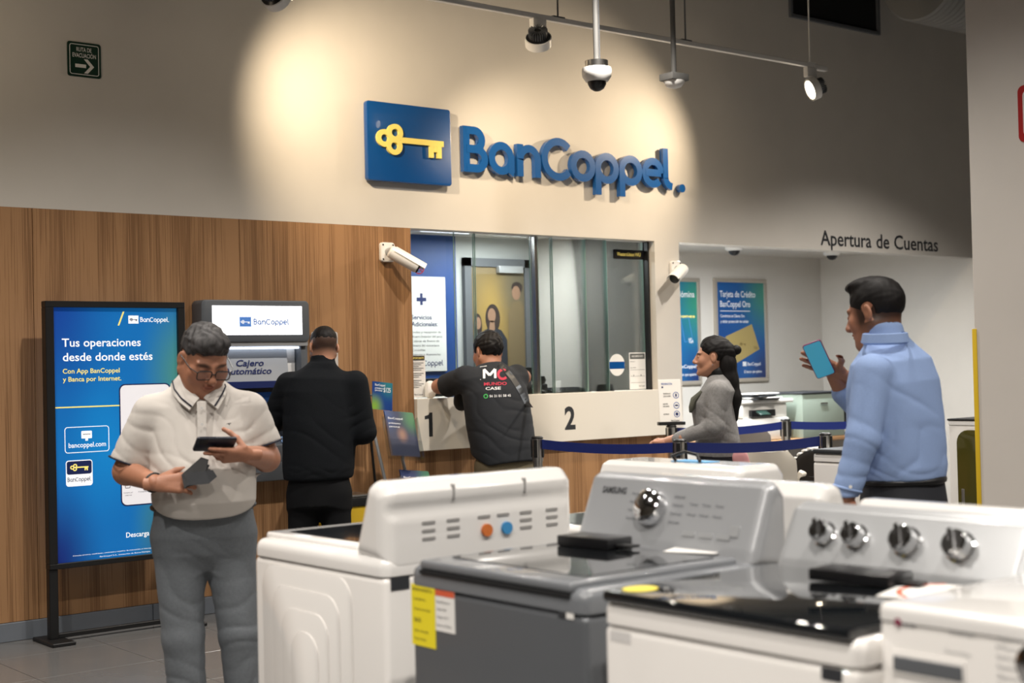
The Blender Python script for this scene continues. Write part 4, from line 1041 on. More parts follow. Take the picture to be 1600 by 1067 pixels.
def make_hair(M, kind, scale=1.0, low=-.02, front=.085, thick=.012, amp=.003):
    g = Field((-.13, -.2, -.14), (.13, .14, .16), .0036)
    g.ell((0, -.014, .036), (.077 + thick*.55, .098 + thick*.8, .086 + thick), 0)
    if kind == 'swept':
        g.ell((0, .045, .088), (.062, .046, .034), .03); g.ell((.02, .062, .078), (.04, .028, .022), .02)
    if kind == 'quiff': g.ell((0, .03, .108), (.055, .06, .026), .02)
    if kind == 'pulled': g.ell((0, -.10, .02), (.05, .04, .06), .03)
    sl = tuple(slice(0, q) for q in g.n); P = g.pts(sl); X, Y, Z = P[..., 0], P[..., 1], P[..., 2]
    # hairline: high over the forehead, down past the temples, low at the nape
    t = np.clip((Y + .02)/(front + .02), 0, 1)
    line = low + (.062 - low)*t**1.5
    line = np.where(np.abs(X) > .05, np.minimum(line, low + .035 + .5*np.clip(Y - .02, 0, 1)), line)
    ear = np.sqrt(((np.abs(X) - .085)/.03)**2 + ((Y + .008)/.03)**2 + ((Z - .0)/.036)**2) - 1
    n_ = amp*(np.sin(X*210 + 3*np.sin(Y*60 + Z*30)) + np.sin(Y*90 + X*160 + 2*np.sin(Z*120)))*.5
    tp = thick*.75*(1 - np.clip((Z - line)/.045, 0, 1))
    g.D = np.maximum(g.D + n_ + tp, np.maximum((line - Z)*.8, -ear*.02)).astype(np.float32)
    V, F = g.mesh(); return xf((V*scale, F), M)

def hand_axes(fing, dors, side):
    f = Vector(fing).normalized(); d = Vector(dors); d = (d - f*d.dot(f)).normalized()
    return f, d.cross(f)*side, d
def in_palm(wrist, fing, dors, side, x, y, z, turn=0.0):
    """frame of a slab lying against the palm: long axis along the fingers, face away from the palm"""
    f, t, d = hand_axes(fing, dors, side); n = -d
    u = f*math.cos(turn) + t*math.sin(turn)
    return plane_M(Vector(wrist) + f*x + t*y + n*z, u.cross(n), u)
def make_hand(wrist, fing, dors, side, curl, thumb=(.6, .5, -.35), spread=.06, scale=1.0):
    """fing = finger direction, dors = back of the hand, side = +1 when the thumb lies along dors x fing"""
    f = Vector(fing).normalized(); d = Vector(dors); d = (d - f*d.dot(f)).normalized(); t = d.cross(f)*side
    g = Field((-.05, -.08, -.12), (.21, .09, .06), .003)
    g.limb((-.04, 0, 0), (.01, 0, 0), .024, .025, .01, flat=((0, 0, 1), .8))
    for yy in (-.024, -.008, .008, .022): g.limb((.008, yy*.7, -.001), (.085, yy*1.15, 0), .014, .0125, .012)
    g.ell((.03, .024, -.010), (.034, .014, .014), .012)
    for i, (yb, L, r) in enumerate(((.030, .074, .0088), (.0105, .082, .0092), (-.0095, .077, .0088), (-.0275, .061, .0078))):
        c = curl[i] if isinstance(curl[0], (tuple, list)) else curl
        p = np.array([.088 - abs(i - 1.2)*.004, yb, 0.0]); a = 0.0; sp = spread*(1.2 - i)
        for j, (fr, cj) in enumerate(zip((.46, .30, .24), c)):
            a += cj; q = p + L*fr*np.array([math.cos(a)*math.cos(sp), math.sin(sp), -math.sin(a)])
            g.limb(p, q, r*(1 - .06*j), r*(.95 - .08*j), .004); p = q
    p = np.array([.022, .030, -.010]); dv = np.array(thumb)/np.linalg.norm(thumb)
    for L, r in ((.046, .0125), (.034, .0105), (.027, .0092)):
        q = p + dv*L; g.limb(p, q, r, r*.92, .006); p = q; dv = dv + np.array([.28, -.12, -.05]); dv = dv/np.linalg.norm(dv)
    V, F = g.mesh(); V = V*scale
    if side < 0: pass
    M = Matrix(((f.x, t.x, d.x, wrist[0]), (f.y, t.y, d.y, wrist[1]), (f.z, t.z, d.z, wrist[2]), (0, 0, 0, 1)))
    V2, F2 = xf((V, F), M)
    if np.linalg.det(np.array(M)[:3, :3]) < 0: F2 = F2[:, ::-1]
    return V2, F2
ones = lambda m: np.ones((len(m[0]), 3), np.float32)
def person_root(label, px, loc):
    al = YAW + math.atan((px - 800)/2222.)
    return thing('person', label, 'person', (loc[0], loc[1], 0), -al)
def world_of(root, M=None):
    R = Matrix.Translation(root.location) @ Matrix.Rotation(root.rotation_euler[2], 4, 'Z')
    return R if M is None else R @ M
def skin(root, parts, tints, m):
    me = np_mesh(parts, 'body', tints); return link_mesh('body', me, m, root, 180)
def cloth(root, name, g, m, label=None):
    o = link_mesh(name, np_mesh([g.mesh()], name), m, root, 180)
    if label: o['label'] = label
    return o
def shoe(root, p, face, m):
    g = Field((-.07, -.12, 0), (.07, .22, .13), .006)
    g.limb((0, -.05, .045), (0, .13, .03), .042, .035, .02); g.limb((0, -.05, .06), (0, -.02, .1), .04, .042, .03); g.cut((0, 0, .004), (0, 0, -1))
    f = Vector(face).normalized()
    V, F = xf(g.mesh(), Matrix(((f.y, f.x, 0, p[0]), (-f.x, f.y, 0, p[1]), (0, 0, 1, 0), (0, 0, 0, 1))))
    return link_mesh('shoe', np_mesh([(V, F)], 'shoe'), m, root, 180)
def ring_tube(root, name, c, nrm, r, th, m, ry=None, n=36, half=None):
    nrm = Vector(nrm).normalized(); X = nrm.orthogonal().normalized(); Y = nrm.cross(X)
    pts = [Vector(c) + X*r*math.cos(2*math.pi*i/n) + Y*(ry or r)*math.sin(2*math.pi*i/n) for i in range(n)]
    return MB().tube(pts, th, 8, closed=True).build(name, m, root, 60)

M_skinA = mat('skin_brown', (168, 116, 90), .5, noise=.05, scale=60, attr=True)
M_skinB = mat('skin_light_brown', (190, 138, 110), .5, noise=.04, scale=60, attr=True)
M_hairblk = mat('hair_black', (20, 17, 16), .6, spec=.25, noise=.4, scale=120, stretch=(1, 1, .2))
M_hairgrey = mat('hair_grey', (58, 56, 56), .6, spec=.3, noise=.8, scale=70, stretch=(1, 1, .35))

# ================================================================ man in the white polo
pm = person_root('man in white polo shirt and glasses looking down at a phone, holding papers', 310, (2.515, 5.005))
FWD = unit((.10, -1, 0)); SID = (FWD[1], -FWD[0], 0)
HM = head_matrix((.012, -.058, 1.508), (.36, -1), -.52, -.03)
hd, T = make_head(HM, (-.012, .03, 1.36), fat=1.0, scale=1.06, neck_r=.066, fade=(-.02, .06))
g = Field((-.40, -.36, .90), (.40, .30, 1.46), .006)
g.limb((-.215, .02, 1.27), (-.285, .035, 1.085), .045, .050, .02); g.limb((-.285, .035, 1.085), (-.172, -.205, 1.055), .049, .031, .02)
g.limb((.205, .03, 1.27), (.245, .045, 1.115), .045, .050, .02); g.limb((.245, .045, 1.115), (.155, -.215, 1.150), .049, .031, .02)
g.torso((0, .01, .92), (0, .02, 1.40), SID, [(0, .15, .12, .1, .02), (.6, .15, .11, .1, 0), (1, .08, .06, .06, 0)], .03)
hl = make_hand((-.165, -.215, 1.053), (.93, -.25, .02), (-.2, -.9, .25), 1, (.40, .65, .45), thumb=(.85, .45, -.3))
HRP = ((.165, -.222, 1.146), (-.86, -.30, .04), (.25, -.62, -.74), -1)
hr = make_hand(*HRP, ((.0, .02, .02), (.0, .02, .02), (.35, .6, .5), (.45, .7, .5)), thumb=(.45, .15, -.9))
parts = [hd, g.mesh(), hl, hr]; skin(pm, parts, [T] + [ones(p) for p in parts[1:]], M_skinA)
link_mesh('hair', np_mesh([make_hair(HM, 'swept', 1.05, low=-.02, thick=.010, amp=.0035)], 'hair'), M_hairgrey, pm, 180)
M_polo = mat('polo_white', (200, 194, 187), .85, bump=.25, bscale=500)
g = Field((-.42, -.32, .86), (.40, .26, 1.48), .0062)
g.torso((0, .015, .90), (-.005, .035, 1.43), SID, [(0, .178, .175, .13, .02), (.12, .195, .205, .145, .03), (.35, .20, .205, .145, .03), (.6, .196, .160, .138, .015), (.8, .186, .125, .125, 0), (.9, .148, .10, .105, 0), (1, .085, .075, .075, 0)], .03)
for sx, sh, el, t_ in ((-1, (-.190, .02, 1.325), (-.283, .035, 1.09), .90), (1, (.182, .03, 1.325), (.243, .045, 1.12), .78)):
    a = np.array(sh); b = np.array(el); e = a + (b - a)*t_
    g.limb(a - np.array([0, 0, .018]), e + (b - a)*.12, .070, .078, .05)
    dv = unit(b - a + np.array([0, -.03, 0])); sl = g.sl(e - .1, e + .12, 0.0)
    P = g.pts(sl); dd = (P - e.astype(np.float32)) @ dv; near = np.abs(P[..., 0]) > .165
    g.D[sl] = np.where(near & (P[..., 2] < e[2] + .06), np.maximum(g.D[sl], dd), g.D[sl])
g.fold([(.006, (-.15, -.12, 1.16), (.12, .2, .14), (.6, 0, .8), 90, (1, 0, -.5), 20), (.005, (.16, -.1, 1.2), (.1, .2, .12), (-.6, 0, .8), 95, (1, 0, .6), 18), (.005, (0, -.2, 1.1), (.2, .15, .1), (.35, 0, 1), 55, (1, 0, 0), 14), (.005, (-.26, 0, 1.2), (.1, .2, .1), (.4, 0, 1), 110, (1, 0, 0), 20), (.005, (.25, 0, 1.22), (.1, .2, .1), (-.4, 0, 1), 110, (1, 0, 0), 20)])
g.cut((0, 0, .965), (0, .34, -1), .012)
shirt = cloth(pm, 'polo_shirt', g, M_polo)
M_stripe = mat('navy_trim', (24, 26, 44), .8)
ring_tube(shirt, 'sleeve_stripe', (-.274, .031, 1.118), (-.093, .0, -.235), .0795, .0035, M_stripe); ring_tube(shirt, 'sleeve_stripe', (.228, .041, 1.168), (.061, -.0, -.205), .080, .0035, M_stripe)
# collar leaves
def collar(root, c, leaves, m, stripe=None, back_r=.085, z_back=.05):
    mb = MB(); sm = MB()
    for sgn in (-1, 1):
        inn = leaves[sgn][0]; out = leaves[sgn][1]
        vs = []
        for a, b in zip(inn, out): vs += [a, b]
        vs2 = [(x, y + .004, z - .004) for x, y, z in vs]; n = len(vs); fs = []
        for i in range(0, n - 2, 2): fs += [(i, i + 1, i + 3, i + 2), (n + i, n + i + 2, n + i + 3, n + i + 1), (i + 1, n + i + 1, n + i + 3, i + 3), (i, i + 2, n + i + 2, n + i)]
        fs += [(0, n, n + 1, 1), (n - 2, n - 1, 2*n - 1, 2*n - 2)]
        mb.add(vs + vs2, fs)
        if stripe: sm.tube([Vector(a)*.22 + Vector(b)*.78 + Vector((0, -.003, .003)) for a, b in zip(inn, out)], .003, 6)
    o = mb.build('collar', m, root, 60)
    if stripe: sm.build('collar_stripe', stripe, root, 60)
    return o
collar(shirt, None, {-1: ([(-.068, .075, 1.455), (-.083, .02, 1.452), (-.072, -.05, 1.425), (-.045, -.085, 1.395), (-.008, -.108, 1.362)], [(-.085, .10, 1.425), (-.115, .02, 1.415), (-.108, -.07, 1.385), (-.083, -.115, 1.350), (-.045, -.140, 1.318)]),
                     1: ([(-.0, .092, 1.455), (.066, .05, 1.452), (.068, -.03, 1.43), (.045, -.08, 1.40), (.008, -.108, 1.362)], [(.0, .115, 1.425), (.09, .07, 1.415), (.098, -.045, 1.39), (.085, -.105, 1.36), (.060, -.140, 1.318)])}, M_polo, M_stripe)
MB().box((-.017, -.006, -.10), (.017, .0, .04), .002, 1, M=Matrix.Translation((.0, -.152, 1.31)) @ Matrix.Rotation(-.32, 4, 'X')).build('placket', M_polo, shirt)
mb = MB()
for zz in (1.325, 1.265): mb.cyl((.0, -.165 - (1.325 - zz)*.42, zz), (.0, -.171 - (1.325 - zz)*.42, zz), .0055, n=10)
mb.build('button', M_whitep, shirt)
flat([[(-.010, 0), (.003, .003), (.010, .002), (.003, -.001), (.002, -.006), (-.001, -.001)]], M_ink, shirt, plane_M((.098, -.166, 1.262), (1, .18, 0), (0, .3, 1)), 'chest_emblem', .0, .003)
M_trous = mat('trousers_grey', (102, 107, 112), .85, noise=.08, scale=90, bump=.2, bscale=300)
g = Field((-.26, -.24, .02), (.30, .26, 1.04), .0075)
g.torso((0, .02, .70), (0, .02, 1.0), SID, [(0, .12, .07, .09, .0), (.22, .175, .12, .135, 0), (.45, .194, .148, .15, .0), (1, .182, .165, .13, .01)], .03)
g.limb((-.095, .02, .82), (-.085, -.01, .45), .100, .078, .035); g.limb((-.085, -.01, .45), (-.065, .02, .05), .078, .068, .02)
g.limb((.095, .02, .82), (.122, .0, .45), .100, .074, .035); g.limb((.122, .0, .45), (.150, .05, .05), .074, .066, .02)
g.fold([(.006, (-.08, -.06, .6), (.14, .2, .12), (.5, 0, .9), 70, (1, 0, -.4), 16), (.007, (.11, -.06, .50), (.12, .2, .16), (-.6, 0, .9), 75, (1, 0, .5), 18), (.006, (-.07, -.06, .25), (.12, .2, .14), (.3, 0, 1), 80, (1, 0, 0), 15), (.006, (.13, -.05, .2), (.12, .2, .14), (-.3, 0, 1), 80, (1, 0, 0), 15), (.004, (0, -.12, .78), (.16, .1, .06), (.2, 0, 1), 80, (1, 0, 0), 22)])
g.cut((0, 0, 1.0), (0, 0, 1)); g.cut((0, 0, .035), (0, 0, -1))
tro = cloth(pm, 'trousers', g, M_trous)
MB().tube([(x_, y_, .945) for x_, y_ in [(.19*math.cos(a), .02 - .165*math.sin(a)) for a in [math.pi*i/16 for i in range(17)]]], .012, 8).build('belt', M_black, tro)
M_shoeb = mat('shoe_black', (24, 22, 22), .35)
shoe(pm, (-.060, .03, 0), (-.15, -1, 0), M_shoeb); shoe(pm, (.145, .055, 0), (.2, -1, 0), M_shoeb)
# glasses
gl = MB(); hs = 1.06
for sx in (-1, 1):
    gl.tube([(HM @ Vector(((sx*.034 + q[0])*hs, .112*hs, (-.006 + q[1])*hs))) for q in rrect(-.027, -.017, .027, .017, .010, 4)[:-1]], .0022, 6, closed=True)
    gl.tube([HM @ Vector((sx*.061*hs, .110*hs, .004*hs)), HM @ Vector((sx*.080*hs, .08*hs, .008*hs)), HM @ Vector((sx*.086*hs, -.01, .012*hs))], .0022, 6)
gl.tube([HM @ Vector((-.008*hs, .114*hs, 0)), HM @ Vector((.008*hs, .114*hs, 0))], .0022, 6)
go = gl.build('glasses', M_black, pm, 60)
mb = MB()
for sx in (-1, 1): mb.prism(rrect(-.026, -.016, .026, .016, .010, 4), -.001, .001, 'z', M=HM @ plane_M((-sx*.034*hs, .112*hs, -.006*hs), (-1, 0, 0), (0, 0, 1)))
mb.build('lens', glass_mat('spectacle_glass', (250, 251, 252), .8), go, None)
ring_tube(pm, 'bracelet', (-.178, -.195, 1.056), (.42, -.9, -.05), .034, .0055, M_black, ry=.031)
# phone and papers he holds
def phone(name, label, root, M, m_case, m_screen, w=.074, h=.152):
    t = thing(name, label, 'phone'); t.matrix_world = world_of(root, M)
    MB().prism(rrect(-w/2, -h/2, w/2, h/2, .010), -.0045, .0045, 'z', bev=.002).build('case', m_case, t)
    MB().prism(rrect(-w/2 + .003, -h/2 + .003, w/2 - .003, h/2 - .003, .008), .0046, .0052, 'z').build('screen', m_screen, t, None)
    MB().prism(rrect(-w/2 + .008, h/2 - .045, -w/2 + .034, h/2 - .010, .006), -.0065, -.0045, 'z').build('camera_bump', M_blackp, t)
    return t
def frame(o, ux, uy): return plane_M(o, ux, uy)
phone('mobile_phone', 'dark phone in the hand of the man in the white polo', pm, in_palm(*HRP, .134, .038, .0230), mat('phone_navy', (26, 30, 44), .35), mat('phone_glow', (40, 46, 56), .15, emit=(120, 140, 170), estr=.3))
for i, (a, dz, m_) in enumerate(((.0, 0, M_black), (.30, .010, M_numb), (-.3, -.008, M_black), (.6, .018, M_black), (-.5, -.014, M_ink))):
    o = MB().prism([(-.05, -.022), (.03, -.026), (.062, -.004), (.05, .022), (-.04, .026)], -.001, .001, 'z').build('folded_paper', m_, None, None)
    o.matrix_world = world_of(pm, Matrix.Translation((-.030, -.268, 1.075)) @ Matrix.Rotation(-.40, 4, 'Y') @ Matrix.Rotation(1.25, 4, 'X') @ Matrix.Translation((.004*i, dz, .0035*i)) @ Matrix.Rotation(a*.6, 4, 'Z'))
    tag(o, ['black folded paper hindmost in the polo man\'s hand', 'charcoal folded paper fanned upwards in the polo man\'s hand', 'dark folded paper fanned downwards in the polo man\'s hand', 'dark slip sticking up highest in the polo man\'s hand', 'lowest charcoal paper in the polo man\'s hand'][i], 'paper', 'papers held by the man in the polo')

# ================================================================ man in black at the cash machine
am_ = person_root('man in black jacket seen from behind at the cash machine', 490, (4.42, 7.24))
FW = unit((-.45, 1, 0)); SD = (FW[1], -FW[0], 0)
HM = head_matrix((.012, .05, 1.592), (-.30, 1), -.28, .04)
hd, T = make_head(HM, (.005, .01, 1.43), scale=1.0, neck_r=.06, fade=(-.085, -.02))
g = Field((-.4, -.25, .85), (.4, .5, 1.5), .008)
g.limb((-.29, .20, 1.15), (-.25, .38, 1.14), .04, .03); g.limb((.22, .14, 1.07), (.10, .36, 1.12), .04, .03)
hA = make_hand((-.25, .39, 1.14), (.1, .95, .1), (0, -.1, 1), 1, (.4, .5, .4)); hB = make_hand((.10, .37, 1.12), (-.3, .9, .1), (0, -.1, 1), -1, (.4, .5, .4))
g.torso((0, .0, .9), (0, .02, 1.45), SD, [(0, .15, .1, .1, 0), (.8, .15, .1, .1, 0), (1, .07, .06, .06, 0)], .03)
parts = [hd, g.mesh(), hA, hB]; skin(am_, parts, [T] + [ones(p) for p in parts[1:]], M_skinB)
link_mesh('hair', np_mesh([make_hair(HM, 'short', 1.0, low=.028, thick=.005, amp=.001)], 'hair'), M_hairblk, am_, 180)
M_jack = mat('jacket_black', (17, 20, 24), .9, bump=.2, bscale=250, spec=.2)
g = Field((-.44, -.30, .74), (.42, .46, 1.60), .0075)
g.torso((-.035, .0, .80), (.0, .015, 1.50), SD, [(0, .205, .15, .145, 0), (.12, .215, .165, .155, 0), (.5, .222, .155, .15, 0), (.75, .228, .135, .135, 0), (.87, .205, .115, .12, 0), (.95, .12, .085, .085, 0), (1, .075, .07, .075, 0)], .03)
g.limb((-.195, .03, 1.375), (-.30, .12, 1.16), .078, .068, .05); g.limb((-.30, .12, 1.16), (-.26, .34, 1.14), .066, .05, .03)
g.limb((.195, .02, 1.375), (.243, .03, 1.085), .078, .068, .05); g.limb((.243, .03, 1.085), (.13, .30, 1.11), .066, .05, .03)
g.limb((.004, .02, 1.47), (.006, .03, 1.525), .078, .072, .02)
g.fold([(.005, (-.05, -.15, 1.05), (.25, .15, .2), (.3, 0, 1), 40, (1, 0, 0), 10), (.006, (.22, 0, 1.15), (.1, .2, .12), (-.3, 0, 1), 80, (1, 0, 0), 15), (.006, (-.27, .05, 1.2), (.1, .2, .12), (.3, 0, 1), 80, (1, 0, 0), 15), (.004, (0, -.1, .86), (.25, .2, .04), (0, 0, 1), 120, (1, 0, 0), 30)])
g.cut((0, 0, .815), (0, 0, -1), .02); g.cut((0, 0, 1.545), (.0, .15, 1), .004)
cloth(am_, 'jacket', g, M_jack)
g = Field((-.28, -.22, .02), (.24, .22, .90), .0085)
g.torso((-.03, .0, .66), (-.03, .0, .88), SD, [(0, .175, .13, .13, 0), (1, .18, .14, .13, 0)], .03)
g.limb((-.12, .0, .72), (-.14, .0, .42), .095, .078, .05); g.limb((-.14, .0, .42), (-.15, .02, .05), .078, .066, .03)
g.limb((.06, .0, .72), (.075, .0, .42), .095, .078, .05); g.limb((.075, .0, .42), (.085, .03, .05), .078, .066, .03)
g.cut((0, 0, .035), (0, 0, -1)); cloth(am_, 'trousers', g, mat('trousers_black', (16, 17, 19), .9, spec=.2))
shoe(am_, (-.15, .03, 0), (-.4, 1, 0), M_shoeb); shoe(am_, (.085, .04, 0), (-.1, 1, 0), M_shoeb)

# ================================================================ man leaning on the counter
lm = person_root('man in dark printed t-shirt leaning on the counter at window 1', 770, (5.838, 7.40))
FW = unit((-.55, .83, 0)); SD = (FW[1], -FW[0], 0)
HM = head_matrix((-.035, .165, 1.553), (-.60, .85), -.22, .02)
hd, T = make_head(HM, (-.02, .09, 1.38), fat=.6, scale=1.09, neck_r=.066)
g = Field((-.5, -.2, .85), (.45, .62, 1.5), .007)
g.limb((-.25, .11, 1.37), (-.375, .26, 1.33), .054, .047, .02); g.limb((-.375, .26, 1.33), (-.24, .43, 1.305), .047, .033, .02)
g.limb((.20, .24, 1.38), (.16, .42, 1.34), .054, .047, .02); g.limb((.16, .42, 1.34), (-.06, .46, 1.345), .047, .033, .02)
g.torso((.05, .0, .9), (-.02, .09, 1.45), SD, [(0, .15, .1, .1, 0), (.8, .15, .1, .1, 0), (1, .07, .06, .06, 0)], .03)
hA = make_hand((-.23, .435, 1.305), (.95, .15, 0), (0, 0, 1), -1, (.08, .15, .1), thumb=(.85, .5, -.05)); hB = make_hand((-.07, .46, 1.345), (-.95, -.15, 0), (0, 0, 1), 1, (.08, .15, .1), thumb=(.85, .5, -.05))
parts = [hd, g.mesh(), hA, hB]; skin(lm, parts, [T] + [ones(p) for p in parts[1:]], M_skinA)
link_mesh('hair', np_mesh([make_hair(HM, 'short', 1.09, low=-.095, thick=.014, amp=.003)], 'hair'), M_hairblk, lm, 180)
ring_tube(lm, 'neck_strap', (-.022, .115, 1.452), (-.1, .18, 1), .083, .011, M_black, ry=.08)
M_tee = mat('tshirt_charcoal', (30, 33, 38), .9, noise=.06, scale=50, bump=.2, bscale=300)
g = Field((-.46, -.30, .72), (.46, .56, 1.53), .007)
A_ = (.075, -.02, .80); B_ = (-.022, .105, 1.475)
g.torso(A_, B_, SD, [(0, .205, .17, .155, 0), (.15, .222, .19, .165, 0), (.45, .232, .185, .165, 0), (.7, .235, .15, .15, 0), (.85, .215, .125, .125, 0), (.95, .13, .09, .09, 0), (1, .08, .07, .07, 0)], .03)
g.limb((-.185, .03, 1.385), (-.315, .19, 1.335), .084, .080, .06); g.limb((.155, .22, 1.385), (.18, .37, 1.34), .084, .078, .06)
g.fold([(.007, (.06, -.16, .98), (.26, .2, .10), (.25, 0, 1), 75, (1, 0, 0), 14), (.006, (-.05, -.1, 1.2), (.2, .2, .14), (.6, 0, .8), 50, (1, 0, -.4), 12), (.006, (.18, -.05, 1.15), (.12, .2, .14), (-.5, 0, .9), 60, (1, 0, .3), 14), (.006, (-.25, .08, 1.36), (.12, .15, .1), (.8, 0, .6), 85, (1, 0, 0), 16)])
g.cut((.05, 0, .815), (-.32, .2, -1), .01)
e = np.array((-.325, .20, 1.33)); sl = g.sl(e - .14, e + .14, 0); P = g.pts(sl); dd = (P - e.astype(np.float32)) @ unit((-.66, .72, -.25)); g.D[sl] = np.where(P[..., 0] < -.22, np.maximum(g.D[sl], dd), g.D[sl])
tee = cloth(lm, 'tshirt', g, M_tee)
# print on the back, laid onto the cloth
from mathutils.bvhtree import BVHTree
def drape(mb, target, dirv, lift=.0025):
    me = target.data; bv = BVHTree.FromPolygons([v.co.copy() for v in me.vertices], [tuple(p.vertices) for p in me.polygons])
    out = []
    for v in mb.v:
        h = bv.ray_cast(Vector(v), Vector(dirv)); out.append(tuple(h[0] - Vector(dirv).normalized()*lift) if h[0] else v)
    mb.v = out; return mb
def back_print(m, items, ribbons=(), name='shirt_print'):
    mb = MB(); Mb = plane_M((-.075, -.60, 1.262), (1, 0, 0), (0, 0, 1))
    for it in items: text_geo(mb, *it, Mb, bold=.02)
    for path, w, closed in ribbons: mb.ribbon(path, w, 0, .0005, closed, Mb)
    drape(mb, tee, (0, 1, .0)); return link_mesh(name, mb_raw(mb, name), m, tee)
M_tw = mat('print_white', (226, 226, 226), .7); M_tr = mat('print_red', (190, 40, 66), .7); M_tg = mat('print_green', (70, 180, 90), .7)
back_print(M_tw, [('CASE', .02, .043, .10, .018), ('56 21 01 58 45', .045, -.005, .14, .015)], [([(-.012, .11), (-.012, .195), (.03, .200)], .004, False), ([(.012, .118 + .012*i) for i in range(6)], .016, False), ([(.085, .118 + .012*i) for i in range(6)], .016, False), ([(.012 + .0073*i, .178 - .008*i) for i in range(6)], .016, False), ([(.0485 + .0073*i, .138 + .008*i) for i in range(6)], .016, False)])
back_print(M_tr, [('MUNDO', .01, .072, .15, .020)], [(arc(.135, .142, .030, 50, 320, 12), .016, False)])
back_print(M_tg, [], [(ellipse(.02, .002, .012, .012, 14), .006, True)])
mb = MB(); sp = [(.035 + .19*i/20, -.6, 1.470 - .006*i - .0004*i*i) for i in range(21)]
mb.ribbon([(p[0], p[2]) for p in sp], .034, 0, .004, False, plane_M((0, -.6, 0), (1, 0, 0), (0, 0, 1))); drape(mb, tee, (0, 1, 0), .004); link_mesh('bag_strap', mb_raw(mb, 's'), M_black, lm, 60)
g = Field((-.32, .14, 1.10), (-.10, .40, 1.36), .007); g.ell((-.20, .27, 1.245), (.075, .06, .07), 0); g.ell((-.225, .27, 1.21), (.05, .05, .05), .02); g.fold([(.004, (-.2, .27, 1.23), (.1, .1, .1), (.3, 0, 1), 90, (1, 0, 0), 30)])
bagm = np_mesh([g.mesh()], 'bag'); bo = link_mesh('shoulder_bag', bagm, mat('bag_black', (16, 16, 18), .6), None, 180); bo.matrix_world = world_of(lm); tag(bo, 'small black bag hanging under the arm of the leaning man', 'bag')
g = Field((-.20, -.24, .02), (.32, .22, 1.02), .0085)
g.torso((.06, -.01, .70), (.06, -.005, .98), SD, [(0, .185, .14, .15, 0), (.5, .185, .14, .145, 0), (1, .16, .12, .11, 0)], .03)
g.limb((-.03, -.03, .78), (-.05, .02, .42), .108, .082, .05); g.limb((-.05, .02, .42), (-.06, .04, .05), .082, .07, .03)
g.limb((.14, .02, .78), (.16, .04, .42), .108, .082, .05); g.limb((.16, .04, .42), (.17, .06, .05), .082, .07, .03)
g.cut((0, 0, .035), (0, 0, -1)); cloth(lm, 'trousers', g, mat('trousers_khaki', (104, 94, 72), .85, noise=.08, scale=60))
shoe(lm, (-.06, .05, 0), (-.5, .85, 0), M_shoeb); shoe(lm, (.17, .07, 0), (-.4, .9, 0), M_shoeb)

# ================================================================ woman waiting
wo = person_root('woman in grey sweater with long black hair waiting in line', 1112, (6.652, 6.188))
FW = unit((-1, .12, 0)); SD = (FW[1], -FW[0], 0)
HM = head_matrix((.0, .0, 1.482), (-1, .10), .04, 0)
hd, T = make_head(HM, (.03, .0, 1.32), scale=1.03, neck_r=.05, female=True)
g = Field((-.42, -.3, .8), (.3, .3, 1.4), .007)
g.limb((-.20, -.13, .985), (-.305, -.06, .955), .035, .025); g.limb((-.18, .14, .98), (-.30, .03, .96), .035, .025)
g.torso((.02, .0, .85), (.03, .0, 1.34), SD, [(0, .13, .1, .1, 0), (.8, .13, .1, .1, 0), (1, .06, .05, .05, 0)], .03)
hA = make_hand((-.305, -.06, .955), (-.9, .4, .05), (0, -.2, 1), -1, (.4, .5, .4), scale=.9); hB = make_hand((-.30, .03, .96), (-.9, -.4, .05), (0, .2, 1), 1, (.4, .5, .4), scale=.9)
parts = [hd, g.mesh(), hA, hB]; skin(wo, parts, [T] + [ones(p) for p in parts[1:]], M_skinB)
hair = [make_hair(HM, 'pulled', 1.03, low=-.03, front=.075, thick=.014, amp=.002)]
g = Field((-.06, -.14, 1.04), (.26, .14, 1.62), .006)
pts_ = [(.055, 0, 1.53), (.085, 0, 1.44), (.10, 0, 1.33), (.125, -.01, 1.22), (.125, -.01, 1.10)]
for a, b, r0, r1 in zip(pts_[:-1], pts_[1:], (.068, .075, .072, .058), (.075, .072, .058, .030)): g.limb(a, b, r0, r1, .03, flat=((1, 0, 0), .75))
g.ell((.145, .0, 1.525), (.034, .034, .032), .008); g.limb((.10, 0, 1.525), (.145, 0, 1.525), .018, .018, .01)
g.fold([(.003, (.1, 0, 1.3), (.12, .15, .3), (0, 1, 0), 170, (0, 0, 1), 12), (.003, (.1, 0, 1.3), (.12, .15, .3), (1, .3, 0), 190, (0, 0, 1), 9)])
hair.append(g.mesh()); link_mesh('hair', np_mesh(hair, 'hair'), M_hairblk, wo, 180)
M_swt = mat('sweater_grey', (138, 136, 134), .9, noise=.18, scale=70, bump=.3, bscale=200)
g = Field((-.34, -.28, .84), (.24, .28, 1.42), .007)
g.torso((.015, .0, .86), (.035, .0, 1.375), SD, [(0, .165, .14, .14, 0), (.2, .165, .14, .135, .0), (.45, .17, .15, .12, .01), (.65, .175, .165, .11, .015), (.8, .17, .115, .11, 0), (.92, .12, .08, .085, 0), (1, .06, .055, .055, 0)], .03)
g.limb((.03, -.165, 1.27), (.0, -.205, 1.05), .066, .055, .05); g.limb((.0, -.205, 1.05), (-.235, -.11, .975), .053, .036, .03)
g.limb((.03, .165, 1.27), (.0, .205, 1.05), .066, .055, .05); g.limb((.0, .205, 1.05), (-.23, .10, .975), .053, .036, .03)
g.fold([(.005, (0, -.2, 1.12), (.12, .15, .14), (.5, 0, 1), 80, (1, 0, 0), 15), (.006, (.05, -.1, .95), (.15, .2, .08), (.2, 0, 1), 85, (1, 0, 0), 15)])
cloth(wo, 'sweater', g, M_swt)
